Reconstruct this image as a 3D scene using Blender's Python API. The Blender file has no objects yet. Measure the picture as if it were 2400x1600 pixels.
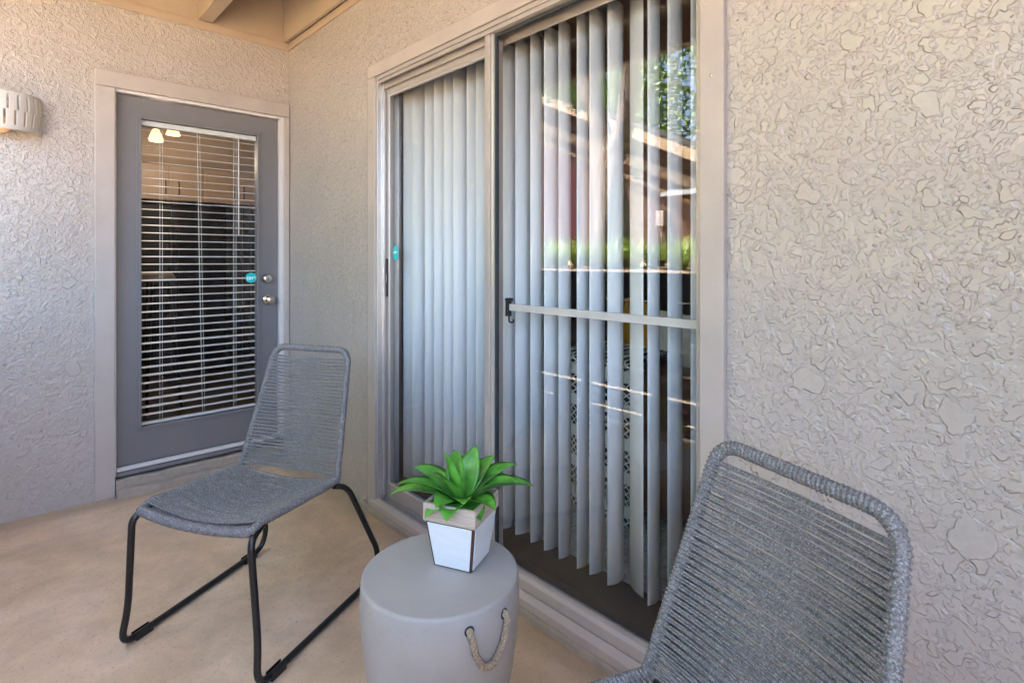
import bpy, math, random
from mathutils import Vector, Matrix, noise as mnoise
random.seed(7)
R = math.radians
S = bpy.context.scene

# ------------------------------------------------------------------ camera, world, sun, exposure
cam_d = bpy.data.cameras.new('camera')
cam = bpy.data.objects.new('camera', cam_d)
S.collection.objects.link(cam)
cam.location = (-1.387, -3.59, 1.27)
cam.rotation_euler = (R(90), 0, R(-43.27))
cam_d.sensor_width = 36
cam_d.lens = 1285 / 2400 * 36
cam_d.shift_y = -(800 - 606) / 2400
cam_d.clip_start = 0.05
cam_d.clip_end = 500
S.camera = cam

SUN_AZ = (0.66, 0.75)
SUN_EL = 58
w = bpy.data.worlds.new('World'); S.world = w; w.use_nodes = True
wn = w.node_tree.nodes; wl = w.node_tree.links
bg = wn['Background']
sky = wn.new('ShaderNodeTexSky'); sky.sky_type = 'NISHITA'; sky.sun_disc = False; sky.dust_density = 3.8; sky.air_density = .8; sky.ozone_density = .8
sky.sun_elevation = R(SUN_EL); sky.sun_rotation = math.atan2(SUN_AZ[0], SUN_AZ[1])
wl.new(sky.outputs[0], bg.inputs[0]); bg.inputs[1].default_value = 0.13
sd = bpy.data.lights.new('sun', 'SUN'); sd.energy = 5.0; sd.angle = R(0.5); sd.color = (1, .93, .83)
so = bpy.data.objects.new('sun', sd); S.collection.objects.link(so)
v = Vector((SUN_AZ[0], SUN_AZ[1], 0)).normalized() * math.cos(R(SUN_EL)); v.z = math.sin(R(SUN_EL))
so.rotation_euler = v.to_track_quat('Z', 'Y').to_euler(); so.location = (0, 0, 20)
S.view_settings.view_transform = 'Standard'; S.view_settings.look = 'None'
S.view_settings.exposure = 4.4; S.view_settings.gamma = 1
S.cycles.max_bounces = 12; S.cycles.diffuse_bounces = 6; S.cycles.transparent_max_bounces = 24
S.cycles.sample_clamp_indirect = 8
S.cycles.use_denoising = True

# ------------------------------------------------------------------ helpers
def link(o): S.collection.objects.link(o)

class MB:
    def __init__(s): s.v = []; s.f = []; s.sm = []
    def add(s, vs, fs, smooth=False):
        b = len(s.v); s.v += [tuple(x) for x in vs]
        for f in fs: s.f.append([i + b for i in f]); s.sm.append(smooth)
    def box(s, x0, x1, y0, y1, z0, z1):
        if x0 > x1: x0, x1 = x1, x0
        if y0 > y1: y0, y1 = y1, y0
        if z0 > z1: z0, z1 = z1, z0
        s.add([(x0,y0,z0),(x1,y0,z0),(x1,y1,z0),(x0,y1,z0),(x0,y0,z1),(x1,y0,z1),(x1,y1,z1),(x0,y1,z1)],
              [(3,2,1,0),(4,5,6,7),(0,1,5,4),(1,2,6,5),(2,3,7,6),(3,0,4,7)])
        return s
    def prism(s, poly, axis, a0, a1, smooth=False):
        """poly: 2D points; axis 'x','y','z' is the extrusion axis"""
        def P(p, a):
            if axis == 'x': return (a, p[0], p[1])
            if axis == 'y': return (p[0], a, p[1])
            return (p[0], p[1], a)
        n = len(poly)
        vs = [P(p, a0) for p in poly] + [P(p, a1) for p in poly]
        fs = [list(range(n))[::-1], list(range(n, 2*n))]
        s.add(vs, fs)
        b = len(s.v) - 2*n
        for i in range(n):
            j = (i+1) % n
            s.f.append([b+i, b+j, b+n+j, b+n+i]); s.sm.append(smooth)
        return s
    def tube(s, path, r, n=8, cap=True, closed=False, rfun=None):
        path = [Vector(p) for p in path]; m = len(path)
        T = []
        for i in range(m):
            if closed: t = path[(i+1) % m] - path[i-1]
            else: t = path[min(i+1, m-1)] - path[max(i-1, 0)]
            T.append(t.normalized())
        up = Vector((0,0,1)) if abs(T[0].z) < .9 else Vector((1,0,0))
        N = (up - T[0]*up.dot(T[0])).normalized(); rings = []
        vs = []
        for i in range(m):
            if i: 
                N = N - T[i]*N.dot(T[i])
                N = N.normalized() if N.length > 1e-6 else T[i].orthogonal().normalized()
            B = T[i].cross(N)
            for k in range(n):
                a = 2*math.pi*k/n
                rr = rfun(i, a) if rfun else (r[i] if isinstance(r, (list, tuple)) else r)
                vs.append(path[i] + (N*math.cos(a) + B*math.sin(a))*rr)
        fs = []
        for i in range(m if closed else m-1):
            j = (i+1) % m
            for k in range(n):
                l = (k+1) % n
                fs.append((i*n+k, i*n+l, j*n+l, j*n+k))
        s.add(vs, fs, True)
        if cap and not closed:
            b = len(s.v) - m*n
            s.f.append([b+k for k in range(n)][::-1]); s.sm.append(False)
            s.f.append([b+(m-1)*n+k for k in range(n)]); s.sm.append(False)
        return s
    def lathe(s, prof, n=48, c=(0,0,0), smooth=True, a0=0, a1=2*math.pi, axis='z'):
        full = abs(a1-a0-2*math.pi) < 1e-6; m = len(prof); cols = n if full else n+1
        vs = []
        for i in range(cols):
            a = a0 + (a1-a0)*i/n
            for r, z in prof:
                p = (r*math.cos(a), r*math.sin(a), z)
                if axis == 'y': p = (p[0], p[2], p[1])
                if axis == 'x': p = (p[2], p[0], p[1])
                vs.append((c[0]+p[0], c[1]+p[1], c[2]+p[2]))
        fs = []
        for i in range(n):
            j = (i+1) % cols
            for k in range(m-1): fs.append((i*m+k, j*m+k, j*m+k+1, i*m+k+1))
        s.add(vs, fs, smooth); return s
    def ico(s, c, r, sc=(1,1,1), sub=1, jit=0.0):
        import bmesh
        bm = bmesh.new(); bmesh.ops.create_icosphere(bm, subdivisions=sub, radius=1)
        vs = [(c[0]+q.co.x*r*sc[0]*(1+random.uniform(-jit,jit)), c[1]+q.co.y*r*sc[1]*(1+random.uniform(-jit,jit)), c[2]+q.co.z*r*sc[2]) for q in bm.verts]
        fs = [tuple(q.index for q in f.verts) for f in bm.faces]; bm.free()
        s.add(vs, fs, True); return s

def wloc(o):
    p = Vector((0,0,0))
    while o: p += o.location; o = o.parent
    return p

def build(name, mb, mat, parent=None, bevel=0, bseg=2):
    me = bpy.data.meshes.new(name)
    off = wloc(parent)
    me.from_pydata([(x[0]-off.x, x[1]-off.y, x[2]-off.z) for x in mb.v], [], mb.f)
    me.polygons.foreach_set('use_smooth', mb.sm)
    me.validate(); me.update()
    if mat: me.materials.append(mat)
    o = bpy.data.objects.new(name, me); link(o)
    if parent: o.parent = parent
    if bevel:
        m = o.modifiers.new('bevel', 'BEVEL'); m.width = bevel; m.segments = bseg; m.limit_method = 'ANGLE'; m.angle_limit = R(40)
    return o

def box(*a): return MB().box(*a)

def tag(o, label=None, cat=None, group=None, kind=None):
    if label: o['label'] = label
    if cat: o['category'] = cat
    if group: o['group'] = group
    if kind: o['kind'] = kind
    return o

def thing(name, label, cat, loc, group=None):
    o = bpy.data.objects.new(name, None); link(o); o.location = loc; o.empty_display_size = .1
    return tag(o, label, cat, group)

def struct(name, mb, mat, bevel=0):
    o = build(name, mb, mat, None, bevel); o['kind'] = 'structure'; return o

def copy_tree(o, parent=None):
    c = o.copy(); link(c)
    if parent: c.parent = parent
    for ch in [x for x in S.objects if x.parent == o]: copy_tree(ch, c)
    return c

def fillet(pts, rad, seg=8):
    """polyline with rounded corners; rad list or number (0 = sharp) for inner corners"""
    pts = [Vector(p) for p in pts]; out = [pts[0]]
    for i in range(1, len(pts)-1):
        r = rad[i-1] if isinstance(rad, (list, tuple)) else rad
        a, b, c = pts[i-1], pts[i], pts[i+1]
        u = (a-b).normalized(); w_ = (c-b).normalized()
        if r <= 0: out.append(b); continue
        p0 = b + u*r; p1 = b + w_*r
        for k in range(seg+1):
            t = k/seg
            out.append(p0*(1-t)**2 + b*2*t*(1-t) + p1*t**2)
    out.append(pts[-1]); return out

def resample(path, step):
    path = [Vector(p) for p in path]; L = [0]
    for a, b in zip(path, path[1:]): L.append(L[-1] + (b-a).length)
    n = max(2, int(L[-1]/step)); out = []; j = 0
    for i in range(n+1):
        d = L[-1]*i/n
        while j < len(L)-2 and L[j+1] < d: j += 1
        s = L[j+1]-L[j]; t = (d-L[j])/s if s > 1e-9 else 0
        out.append(path[j].lerp(path[j+1], t))
    return out, L[-1]

# ------------------------------------------------------------------ materials
def new_mat(name):
    m = bpy.data.materials.new(name); m.use_nodes = True
    nt = m.node_tree; b = nt.nodes['Principled BSDF']
    return m, nt, b
def N(nt, t, **kw):
    n = nt.nodes.new(t)
    for k, v_ in kw.items():
        if k.startswith('i_'): n.inputs[int(k[2:])].default_value = v_
        else: setattr(n, k, v_)
    return n
def L(nt, a, b): nt.links.new(a, b)
def ramp(nt, src, stops, interp='LINEAR'):
    r = nt.nodes.new('ShaderNodeValToRGB'); r.color_ramp.interpolation = interp
    e = r.color_ramp.elements
    while len(e) < len(stops): e.new(.5)
    for i, (p, c) in enumerate(stops):
        e[i].position = p; e[i].color = c if len(c) == 4 else (*c, 1)
    L(nt, src, r.inputs[0]); return r
def math_n(nt, op, a, b=None, clamp=False):
    n = N(nt, 'ShaderNodeMath', operation=op); n.use_clamp = clamp
    for i, x in enumerate((a, b)):
        if x is None: continue
        if isinstance(x, (int, float)): n.inputs[i].default_value = x
        else: L(nt, x, n.inputs[i])
    return n.outputs[0]
def coords(nt, scale=(1,1,1)):
    tc = N(nt, 'ShaderNodeTexCoord'); mp = N(nt, 'ShaderNodeMapping'); mp.inputs['Scale'].default_value = scale
    L(nt, tc.outputs['Object'], mp.inputs[0]); return mp.outputs[0]
def noise(nt, vec, scale, detail=3, rough=.5, dist=0):
    n = N(nt, 'ShaderNodeTexNoise'); n.inputs['Scale'].default_value = scale; n.inputs['Detail'].default_value = detail
    n.inputs['Roughness'].default_value = rough; n.inputs['Distortion'].default_value = dist
    L(nt, vec, n.inputs['Vector']); return n.outputs[0]
def mixc(nt, fac, a, b):
    m = N(nt, 'ShaderNodeMix', data_type='RGBA')
    if isinstance(fac, (int, float)): m.inputs[0].default_value = fac
    else: L(nt, fac, m.inputs[0])
    for i, x in ((6, a), (7, b)):
        if isinstance(x, tuple): m.inputs[i].default_value = (*x, 1) if len(x) == 3 else x
        else: L(nt, x, m.inputs[i])
    return m.outputs[2]
def bump(nt, b, h, dist, strength=1):
    n = N(nt, 'ShaderNodeBump'); n.inputs['Strength'].default_value = strength; n.inputs['Distance'].default_value = dist
    L(nt, h, n.inputs['Height']); L(nt, n.outputs[0], b.inputs['Normal']); return n

def mat_simple(name, col, rough=.5, metal=0, var=.12, vs=6, bscale=0, bdist=0, spec=None, col2=None):
    m, nt, b = new_mat(name); c = coords(nt)
    n1 = noise(nt, c, vs, 4, .6)
    r = ramp(nt, n1, [(.3, (0,0,0)), (.7, (1,1,1))])
    c2 = col2 or tuple(x*(1-var) for x in col)
    L(nt, mixc(nt, r.outputs[0], c2, col), b.inputs['Base Color'])
    b.inputs['Roughness'].default_value = rough; b.inputs['Metallic'].default_value = metal
    if spec is not None: b.inputs['Specular IOR Level'].default_value = spec
    if bscale:
        bump(nt, b, noise(nt, c, bscale, 4, .6), bdist)
    return m

WALL = (.468, .416, .380)
TRIM = (.455, .40, .368)

def mat_stucco(name, col, small=42, large=8.5, sa=.7, la=1.0, dist=.0032, pits=False, stretch=(1,1,1)):
    m, nt, b = new_mat(name); c = coords(nt, stretch)
    # warp
    wn_ = N(nt, 'ShaderNodeTexNoise'); wn_.inputs['Scale'].default_value = 14; wn_.inputs['Detail'].default_value = 3
    L(nt, c, wn_.inputs['Vector'])
    sub = N(nt, 'ShaderNodeVectorMath', operation='SUBTRACT'); L(nt, wn_.outputs['Color'], sub.inputs[0]); sub.inputs[1].default_value = (.5,.5,.5)
    scl = N(nt, 'ShaderNodeVectorMath', operation='SCALE'); L(nt, sub.outputs[0], scl.inputs[0]); scl.inputs['Scale'].default_value = .10
    ad = N(nt, 'ShaderNodeVectorMath', operation='ADD'); L(nt, c, ad.inputs[0]); L(nt, scl.outputs[0], ad.inputs[1])
    cw = ad.outputs[0]
    # small crushed blobs
    n1 = noise(nt, c, small, 2.5, .55, .6)
    s1 = N(nt, 'ShaderNodeMapRange', interpolation_type='SMOOTHSTEP'); L(nt, n1, s1.inputs[0]); s1.inputs[1].default_value = .50; s1.inputs[2].default_value = .60
    n1b = noise(nt, c, small*.45, 2, .5, .4)
    s1b = N(nt, 'ShaderNodeMapRange', interpolation_type='SMOOTHSTEP'); L(nt, n1b, s1b.inputs[0]); s1b.inputs[1].default_value = .51; s1b.inputs[2].default_value = .59
    # large flat splats
    def splat(scale, thr, soft=.045):
        vo = N(nt, 'ShaderNodeTexVoronoi'); vo.inputs['Scale'].default_value = scale; L(nt, cw, vo.inputs['Vector'])
        sep = N(nt, 'ShaderNodeSeparateColor'); L(nt, vo.outputs['Color'], sep.inputs[0])
        rad = math_n(nt, 'MULTIPLY', math_n(nt, 'SUBTRACT', sep.outputs[0], thr), .72)
        d = math_n(nt, 'SUBTRACT', rad, vo.outputs['Distance'])
        s2 = N(nt, 'ShaderNodeMapRange', interpolation_type='SMOOTHSTEP'); L(nt, d, s2.inputs[0]); s2.inputs[1].default_value = 0; s2.inputs[2].default_value = soft
        s3_ = N(nt, 'ShaderNodeMapRange', interpolation_type='SMOOTHSTEP'); L(nt, d, s3_.inputs[0]); s3_.inputs[1].default_value = -.05; s3_.inputs[2].default_value = 0
        return s2.outputs[0], math_n(nt, 'MULTIPLY', s3_.outputs[0], math_n(nt, 'SUBTRACT', 1.0, s2.outputs[0]))
    sp = [splat(large, .50, .035), splat(large*1.9, .50, .06), splat(large*3.4, .40, .10), splat(large*6, .40, .16)]
    low = math_n(nt, 'ADD', math_n(nt, 'MULTIPLY', s1.outputs[0], sa*.5), math_n(nt, 'MULTIPLY', s1b.outputs[0], sa*.5))
    h = low
    crease = None
    for (o_, c_), q_ in zip(sp, (la, la*.97, la*.9, la*.8)):
        h = math_n(nt, 'MAXIMUM', h, math_n(nt, 'MULTIPLY', o_, q_))
        crease = c_ if crease is None else math_n(nt, 'MAXIMUM', crease, c_)
    big = noise(nt, c, 2.2, 2, .5)
    h = math_n(nt, 'ADD', h, math_n(nt, 'MULTIPLY', big, 1.2))
    if pits:
        n3 = noise(nt, c, 75, 2, .5, .8)
        s3 = N(nt, 'ShaderNodeMapRange', interpolation_type='SMOOTHSTEP'); L(nt, n3, s3.inputs[0]); s3.inputs[1].default_value = .30; s3.inputs[2].default_value = .38
        h = math_n(nt, 'ADD', math_n(nt, 'MULTIPLY', h, .5), math_n(nt, 'MULTIPLY', s3.outputs[0], .9))
    bump(nt, b, h, dist, 1)
    n4 = noise(nt, c, 3, 4, .6)
    r4 = ramp(nt, n4, [(.3, (0,0,0)), (.7, (1,1,1))])
    colr = mixc(nt, r4.outputs[0], tuple(x*.93 for x in col), col)
    # shade in recesses and splat edges painted into the colour, with tan dust
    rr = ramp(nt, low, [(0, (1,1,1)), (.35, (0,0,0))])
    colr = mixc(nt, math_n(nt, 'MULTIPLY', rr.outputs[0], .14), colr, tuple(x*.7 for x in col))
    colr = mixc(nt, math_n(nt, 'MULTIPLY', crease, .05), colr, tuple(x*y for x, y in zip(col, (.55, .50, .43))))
    L(nt, colr, b.inputs['Base Color'])
    b.inputs['Roughness'].default_value = .22; b.inputs['Specular IOR Level'].default_value = .7
    return m

M = {}
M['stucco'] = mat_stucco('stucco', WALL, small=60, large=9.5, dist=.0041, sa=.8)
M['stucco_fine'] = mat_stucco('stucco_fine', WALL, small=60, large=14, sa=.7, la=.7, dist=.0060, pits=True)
M['stucco_plain'] = mat_simple('stucco_plain', WALL, .6, bscale=40, bdist=.004)
M['trim'] = mat_simple('trim_paint', TRIM, .42, bscale=35, bdist=.0006)
M['soffit'] = mat_simple('soffit_paint', (.44, .345, .255), .5, var=.1, bscale=20, bdist=.0008)
M['door'] = mat_simple('door_paint', (.172, .165, .172), .38, var=.06, bscale=60, bdist=.0002)
M['white'] = mat_simple('white_paint', (.66, .63, .62), .35, var=.05)
M['ceramic'] = mat_simple('ceramic', (.56, .53, .50), .35, var=.04)
M['nickel'] = mat_simple('satin_nickel', (.62, .58, .53), .24, 1, var=.05)
M['alu'] = mat_simple('aluminium', (.72, .70, .69), .3, .7, var=.08, vs=30)
M['alu_paint'] = mat_simple('aluminium_frame', (.44, .40, .38), .35, .25, var=.1, vs=10, bscale=40, bdist=.0004)
M['gasket'] = mat_simple('gasket', (.03, .035, .04), .6)
M['black'] = mat_simple('black_powder_coat', (.012, .012, .014), .35, var=.3)
M['black_plastic'] = mat_simple('black_plastic', (.015, .015, .015), .5)
M['blindwhite'] = mat_simple('blind_slat', (.72, .72, .70), .45, var=.04)
M['dark'] = mat_simple('dark_finish', (.012, .012, .016), .35)
M['cabinet'] = mat_simple('cabinet_paint', (.42, .32, .25), .45, var=.08)
M['roomwall'] = mat_simple('room_wall', (.28, .24, .21), .8)
M['roomdark'] = mat_simple('room_dark', (.26, .23, .21), .8)
M['leather'] = mat_simple('brown_leather', (.11, .045, .028), .4, var=.3, vs=12, bscale=90, bdist=.0006)
M['pillow'] = mat_simple('pillow_fabric', (.62, .62, .60), .9, bscale=300, bdist=.0006)
M['pillow_y'] = mat_simple('pillow_yellow', (.62, .33, .04), .9, bscale=300, bdist=.0006)
M['rug'] = mat_simple('rug_pile', (.50, .50, .50), .95, var=.55, vs=45, bscale=90, bdist=.01)
M['fringe'] = mat_simple('fringe', (.42, .38, .28), .9, var=.4, vs=60)
M['woodtan'] = mat_simple('weathered_timber', (.58, .42, .26), .7, var=.45, vs=5, bscale=30, bdist=.004)
M['timber'] = mat_simple('dark_fence_timber', (.075, .05, .035), .6, var=.4, vs=8, bscale=40, bdist=.002)
M['creamwall'] = mat_simple('cream_stucco', (.66, .60, .50), .8, var=.12, vs=8, bscale=60, bdist=.004)
M['red'] = mat_simple('red_paint', (.07, .010, .012), .5)
M['concwall'] = mat_simple('block_wall', (.45, .38, .30), .9, var=.2, bscale=30, bdist=.006)
M['shingle'] = mat_simple('shingles', (.06, .055, .05), .9, var=.4, vs=12)
M['teal'] = mat_simple('teal_vinyl', (.0, .50, .52), .35, var=.02)
M['letter'] = mat_simple('pale_lettering', (.75, .95, .95), .4, var=.0)
M['pebble'] = mat_simple('pebbles', (.30, .24, .19), .7, var=.6, vs=60)
M['grass'] = mat_simple('grass_blade', (.36, .50, .08), .45, var=.5, vs=3)

def m_floor():
    m, nt, b = new_mat('patio_concrete'); c = coords(nt)
    n1 = noise(nt, c, 2.2, 6, .6, .4); n2 = noise(nt, c, 9, 6, .65, .3)
    r1 = ramp(nt, n1, [(.32, (.57,.415,.27)), (.5, (.70,.52,.35)), (.68, (.75,.58,.415))])
    r2 = ramp(nt, n2, [(.35, (.80,.78,.76)), (.65, (1.06,1.04,1.02))])
    mm = N(nt, 'ShaderNodeMix', data_type='RGBA', blend_type='MULTIPLY'); mm.inputs[0].default_value = .75
    L(nt, r1.outputs[0], mm.inputs[6]); L(nt, r2.outputs[0], mm.inputs[7])
    n3 = noise(nt, c, 85, 4, .75)
    r3 = ramp(nt, n3, [(.34, (1,1,1)), (.41, (0,0,0))])
    c3 = mixc(nt, math_n(nt, 'MULTIPLY', r3.outputs[0], .6), mm.outputs[2], (.18,.14,.11))
    r5 = ramp(nt, noise(nt, c, 110, 2, .5), [(.70, (0,0,0)), (.74, (1,1,1))])
    c3 = mixc(nt, math_n(nt, 'MULTIPLY', r5.outputs[0], .5), c3, (.75,.68,.58))
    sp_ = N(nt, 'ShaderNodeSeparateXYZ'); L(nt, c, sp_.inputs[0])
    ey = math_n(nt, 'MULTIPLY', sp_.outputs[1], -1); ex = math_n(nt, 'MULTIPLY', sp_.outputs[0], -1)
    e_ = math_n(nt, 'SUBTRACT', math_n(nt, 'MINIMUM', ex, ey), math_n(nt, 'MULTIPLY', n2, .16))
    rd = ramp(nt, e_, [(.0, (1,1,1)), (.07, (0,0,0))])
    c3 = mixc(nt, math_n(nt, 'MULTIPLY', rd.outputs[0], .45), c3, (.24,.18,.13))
    vo = N(nt, 'ShaderNodeTexVoronoi', feature='DISTANCE_TO_EDGE'); vo.inputs['Scale'].default_value = .75
    wv_ = N(nt, 'ShaderNodeTexNoise'); wv_.inputs['Scale'].default_value = 3; wv_.inputs['Detail'].default_value = 6; L(nt, c, wv_.inputs['Vector'])
    vm = N(nt, 'ShaderNodeVectorMath', operation='ADD'); vs_ = N(nt, 'ShaderNodeVectorMath', operation='SCALE'); L(nt, wv_.outputs['Color'], vs_.inputs[0]); vs_.inputs['Scale'].default_value = .35
    L(nt, c, vm.inputs[0]); L(nt, vs_.outputs[0], vm.inputs[1]); L(nt, vm.outputs[0], vo.inputs['Vector'])
    rc = ramp(nt, vo.outputs['Distance'], [(.0, (1,1,1)), (.0022, (0,0,0))])
    rg_ = ramp(nt, n1, [(.5, (0,0,0)), (.56, (1,1,1))])
    c3 = mixc(nt, math_n(nt, 'MULTIPLY', math_n(nt, 'MULTIPLY', rc.outputs[0], rg_.outputs[0]), .0), c3, (.20,.15,.11))
    L(nt, c3, b.inputs['Base Color'])
    rr = ramp(nt, n2, [(.3, (.5,.5,.5)), (.7, (.7,.7,.7))]); L(nt, rr.outputs[0], b.inputs['Roughness'])
    h = math_n(nt, 'ADD', math_n(nt, 'MULTIPLY', n3, .25), n2)
    bump(nt, b, h, .005, .8); return m
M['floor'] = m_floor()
M['mortar'] = mat_simple('rough_mortar', (.42, .355, .29), .85, var=.25, vs=14, bscale=45, bdist=.006)

def m_cord(name, dark, mid, light, fleck=.56):
    m, nt, b = new_mat(name); c = coords(nt)
    n1 = noise(nt, c, 300, 2, .6, 0); n2 = noise(nt, c, 30, 3, .6)
    r = ramp(nt, n1, [(.36, dark), (.5, mid), (fleck, mid), (fleck+.1, light)])
    mm = N(nt, 'ShaderNodeMix', data_type='RGBA', blend_type='MULTIPLY'); mm.inputs[0].default_value = .5
    r2 = ramp(nt, n2, [(.3, (.75,.75,.75)), (.7, (1.15,1.15,1.15))])
    L(nt, r.outputs[0], mm.inputs[6]); L(nt, r2.outputs[0], mm.inputs[7])
    L(nt, mm.outputs[2], b.inputs['Base Color']); b.inputs['Roughness'].default_value = .6
    bump(nt, b, noise(nt, c, 500, 2, .5), .0012, .7); return m
M['cord'] = m_cord('grey_marl_cord', (.09,.086,.086), (.185,.177,.178), (.34,.33,.33))

def m_conc():
    m, nt, b = new_mat('smooth_grey_concrete'); c = coords(nt)
    n1 = noise(nt, c, 5, 5, .6, .3)
    r1 = ramp(nt, n1, [(.3, (.335,.315,.298)), (.7, (.385,.365,.345))])
    n3 = noise(nt, c, 60, 3, .6); r3 = ramp(nt, n3, [(.30, (1,1,1)), (.36, (0,0,0))])
    L(nt, mixc(nt, math_n(nt,'MULTIPLY', r3.outputs[0], .25), r1.outputs[0], (.2,.2,.2)), b.inputs['Base Color'])
    b.inputs['Roughness'].default_value = .55; bump(nt, b, n1, .002, .5); return m
M['drum'] = m_conc()

def m_woodrim():
    m, nt, b = new_mat('whitewashed_wood'); c = coords(nt, (6, 6, 90))
    n1 = noise(nt, c, 1.5, 4, .6, .3)
    r1 = ramp(nt, n1, [(.3, (.36,.27,.20)), (.55, (.50,.42,.35)), (.75, (.58,.51,.45))])
    L(nt, r1.outputs[0], b.inputs['Base Color']); b.inputs['Roughness'].default_value = .7
    bump(nt, b, n1, .001, .6); return m
M['rim'] = m_woodrim()
def m_enamel():
    m, nt, b = new_mat('white_enamel_panel'); c = coords(nt, (1,1,3))
    n1 = noise(nt, c, 14, 3, .5, 1.2)
    L(nt, mixc(nt, n1, (.66,.70,.74), (.80,.82,.84)), b.inputs['Base Color']); b.inputs['Roughness'].default_value = .3
    bump(nt, b, n1, .003, .5); return m
M['enamel'] = m_enamel()
M['woodedge'] = mat_simple('brown_wood_edge', (.10, .04, .022), .6, var=.4, vs=30)
M['woodin'] = mat_simple('planter_inner_wood', (.28, .19, .12), .7, var=.3, vs=20)

def m_leaf(name, a, bcol, rough=.38):
    m, nt, b = new_mat(name); c = coords(nt)
    n1 = ramp(nt, noise(nt, c, 22, 4, .6), [(.35, (0,0,0)), (.65, (1,1,1))]).outputs[0]
    L(nt, mixc(nt, n1, a, bcol), b.inputs['Base Color']); b.inputs['Roughness'].default_value = rough
    b.inputs['Subsurface Weight'].default_value = 0.0
    return m
M['succ'] = m_leaf('succulent_leaf', (.05,.21,.025), (.13,.40,.05), .33)
M['crown'] = m_leaf('tree_leaf', (.07,.15,.012), (.26,.36,.04), .5)

def m_rope():
    m, nt, b = new_mat('natural_rope'); c = coords(nt, (1,1,1))
    n1 = noise(nt, c, 260, 3, .7); r = ramp(nt, n1, [(.3, (.20,.15,.10)), (.5, (.34,.26,.18)), (.72, (.48,.40,.30))])
    L(nt, r.outputs[0], b.inputs['Base Color']); b.inputs['Roughness'].default_value = .9
    bump(nt, b, n1, .0015, .8); return m
M['rope'] = m_rope()

def m_glass(name, tint=(.975,.98,.98), f0=.05, rough=0.0, wob=0.0):
    m = bpy.data.materials.new(name); m.use_nodes = True; nt = m.node_tree; nt.nodes.clear()
    out = N(nt, 'ShaderNodeOutputMaterial'); mix = N(nt, 'ShaderNodeMixShader')
    tr = N(nt, 'ShaderNodeBsdfTransparent'); tr.inputs[0].default_value = (*tint, 1)
    gl = N(nt, 'ShaderNodeBsdfGlossy'); gl.inputs['Roughness'].default_value = rough
    g = N(nt, 'ShaderNodeNewGeometry')
    dt = N(nt, 'ShaderNodeVectorMath', operation='DOT_PRODUCT'); L(nt, g.outputs['Incoming'], dt.inputs[0]); L(nt, g.outputs['Normal'], dt.inputs[1])
    a = math_n(nt, 'ABSOLUTE', dt.outputs['Value'])
    p = math_n(nt, 'POWER', math_n(nt, 'SUBTRACT', 1.0, a, True), 5)
    f = math_n(nt, 'ADD', math_n(nt, 'MULTIPLY', p, 1-f0), f0)
    L(nt, f, mix.inputs[0]); L(nt, tr.outputs[0], mix.inputs[1]); L(nt, gl.outputs[0], mix.inputs[2])
    if wob:
        c = coords(nt); n1 = noise(nt, c, 3.0, 1, .5); bm = N(nt, 'ShaderNodeBump'); bm.inputs['Distance'].default_value = wob
        L(nt, n1, bm.inputs['Height']); L(nt, bm.outputs[0], gl.inputs['Normal'])
    L(nt, mix.outputs[0], out.inputs[0]); return m
M['glass'] = m_glass('pane_glass', f0=.05)
M['glass_door'] = m_glass('door_glass', f0=.025)

def m_vane():
    m = bpy.data.materials.new('pvc_vane'); m.use_nodes = True; nt = m.node_tree; nt.nodes.clear()
    out = N(nt, 'ShaderNodeOutputMaterial'); mix = N(nt, 'ShaderNodeMixShader'); mix.inputs[0].default_value = .15
    b = N(nt, 'ShaderNodeBsdfPrincipled'); b.inputs['Base Color'].default_value = (.86,.91,.95,1); b.inputs['Roughness'].default_value = .45
    t = N(nt, 'ShaderNodeBsdfTranslucent'); t.inputs[0].default_value = (.86,.87,.86,1)
    L(nt, b.outputs[0], mix.inputs[1]); L(nt, t.outputs[0], mix.inputs[2]); L(nt, mix.outputs[0], out.inputs[0]); return m
M['vane'] = m_vane()

def m_emit(name, col, s):
    m, nt, b = new_mat(name); b.inputs['Base Color'].default_value = (*col, 1)
    b.inputs['Emission Color'].default_value = (*col, 1); b.inputs['Emission Strength'].default_value = s; return m
M['lampglow'] = m_emit('lit_glass_shade', (1, .70, .36), .10)
M['bulb'] = m_emit('warm_bulb', (1, .55, .28), .009)

def m_woodfloor():
    m, nt, b = new_mat('dark_plank_floor'); c = coords(nt)
    br = N(nt, 'ShaderNodeTexBrick'); br.inputs['Scale'].default_value = 1; br.inputs['Mortar Size'].default_value = .003
    br.inputs['Brick Width'].default_value = 1.1; br.inputs['Row Height'].default_value = .15
    br.inputs['Color1'].default_value = (.034,.028,.028,1); br.inputs['Color2'].default_value = (.022,.019,.019,1); br.inputs['Mortar'].default_value = (.01,.01,.01,1)
    L(nt, c, br.inputs['Vector'])
    c2 = coords(nt, (3, 40, 3)); n1 = noise(nt, c2, 1.5, 5, .6)
    L(nt, mixc(nt, math_n(nt, 'MULTIPLY', n1, .5), br.outputs[0], (.05,.04,.038)), b.inputs['Base Color'])
    b.inputs['Roughness'].default_value = .45; return m
M['plank'] = m_woodfloor()

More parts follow.
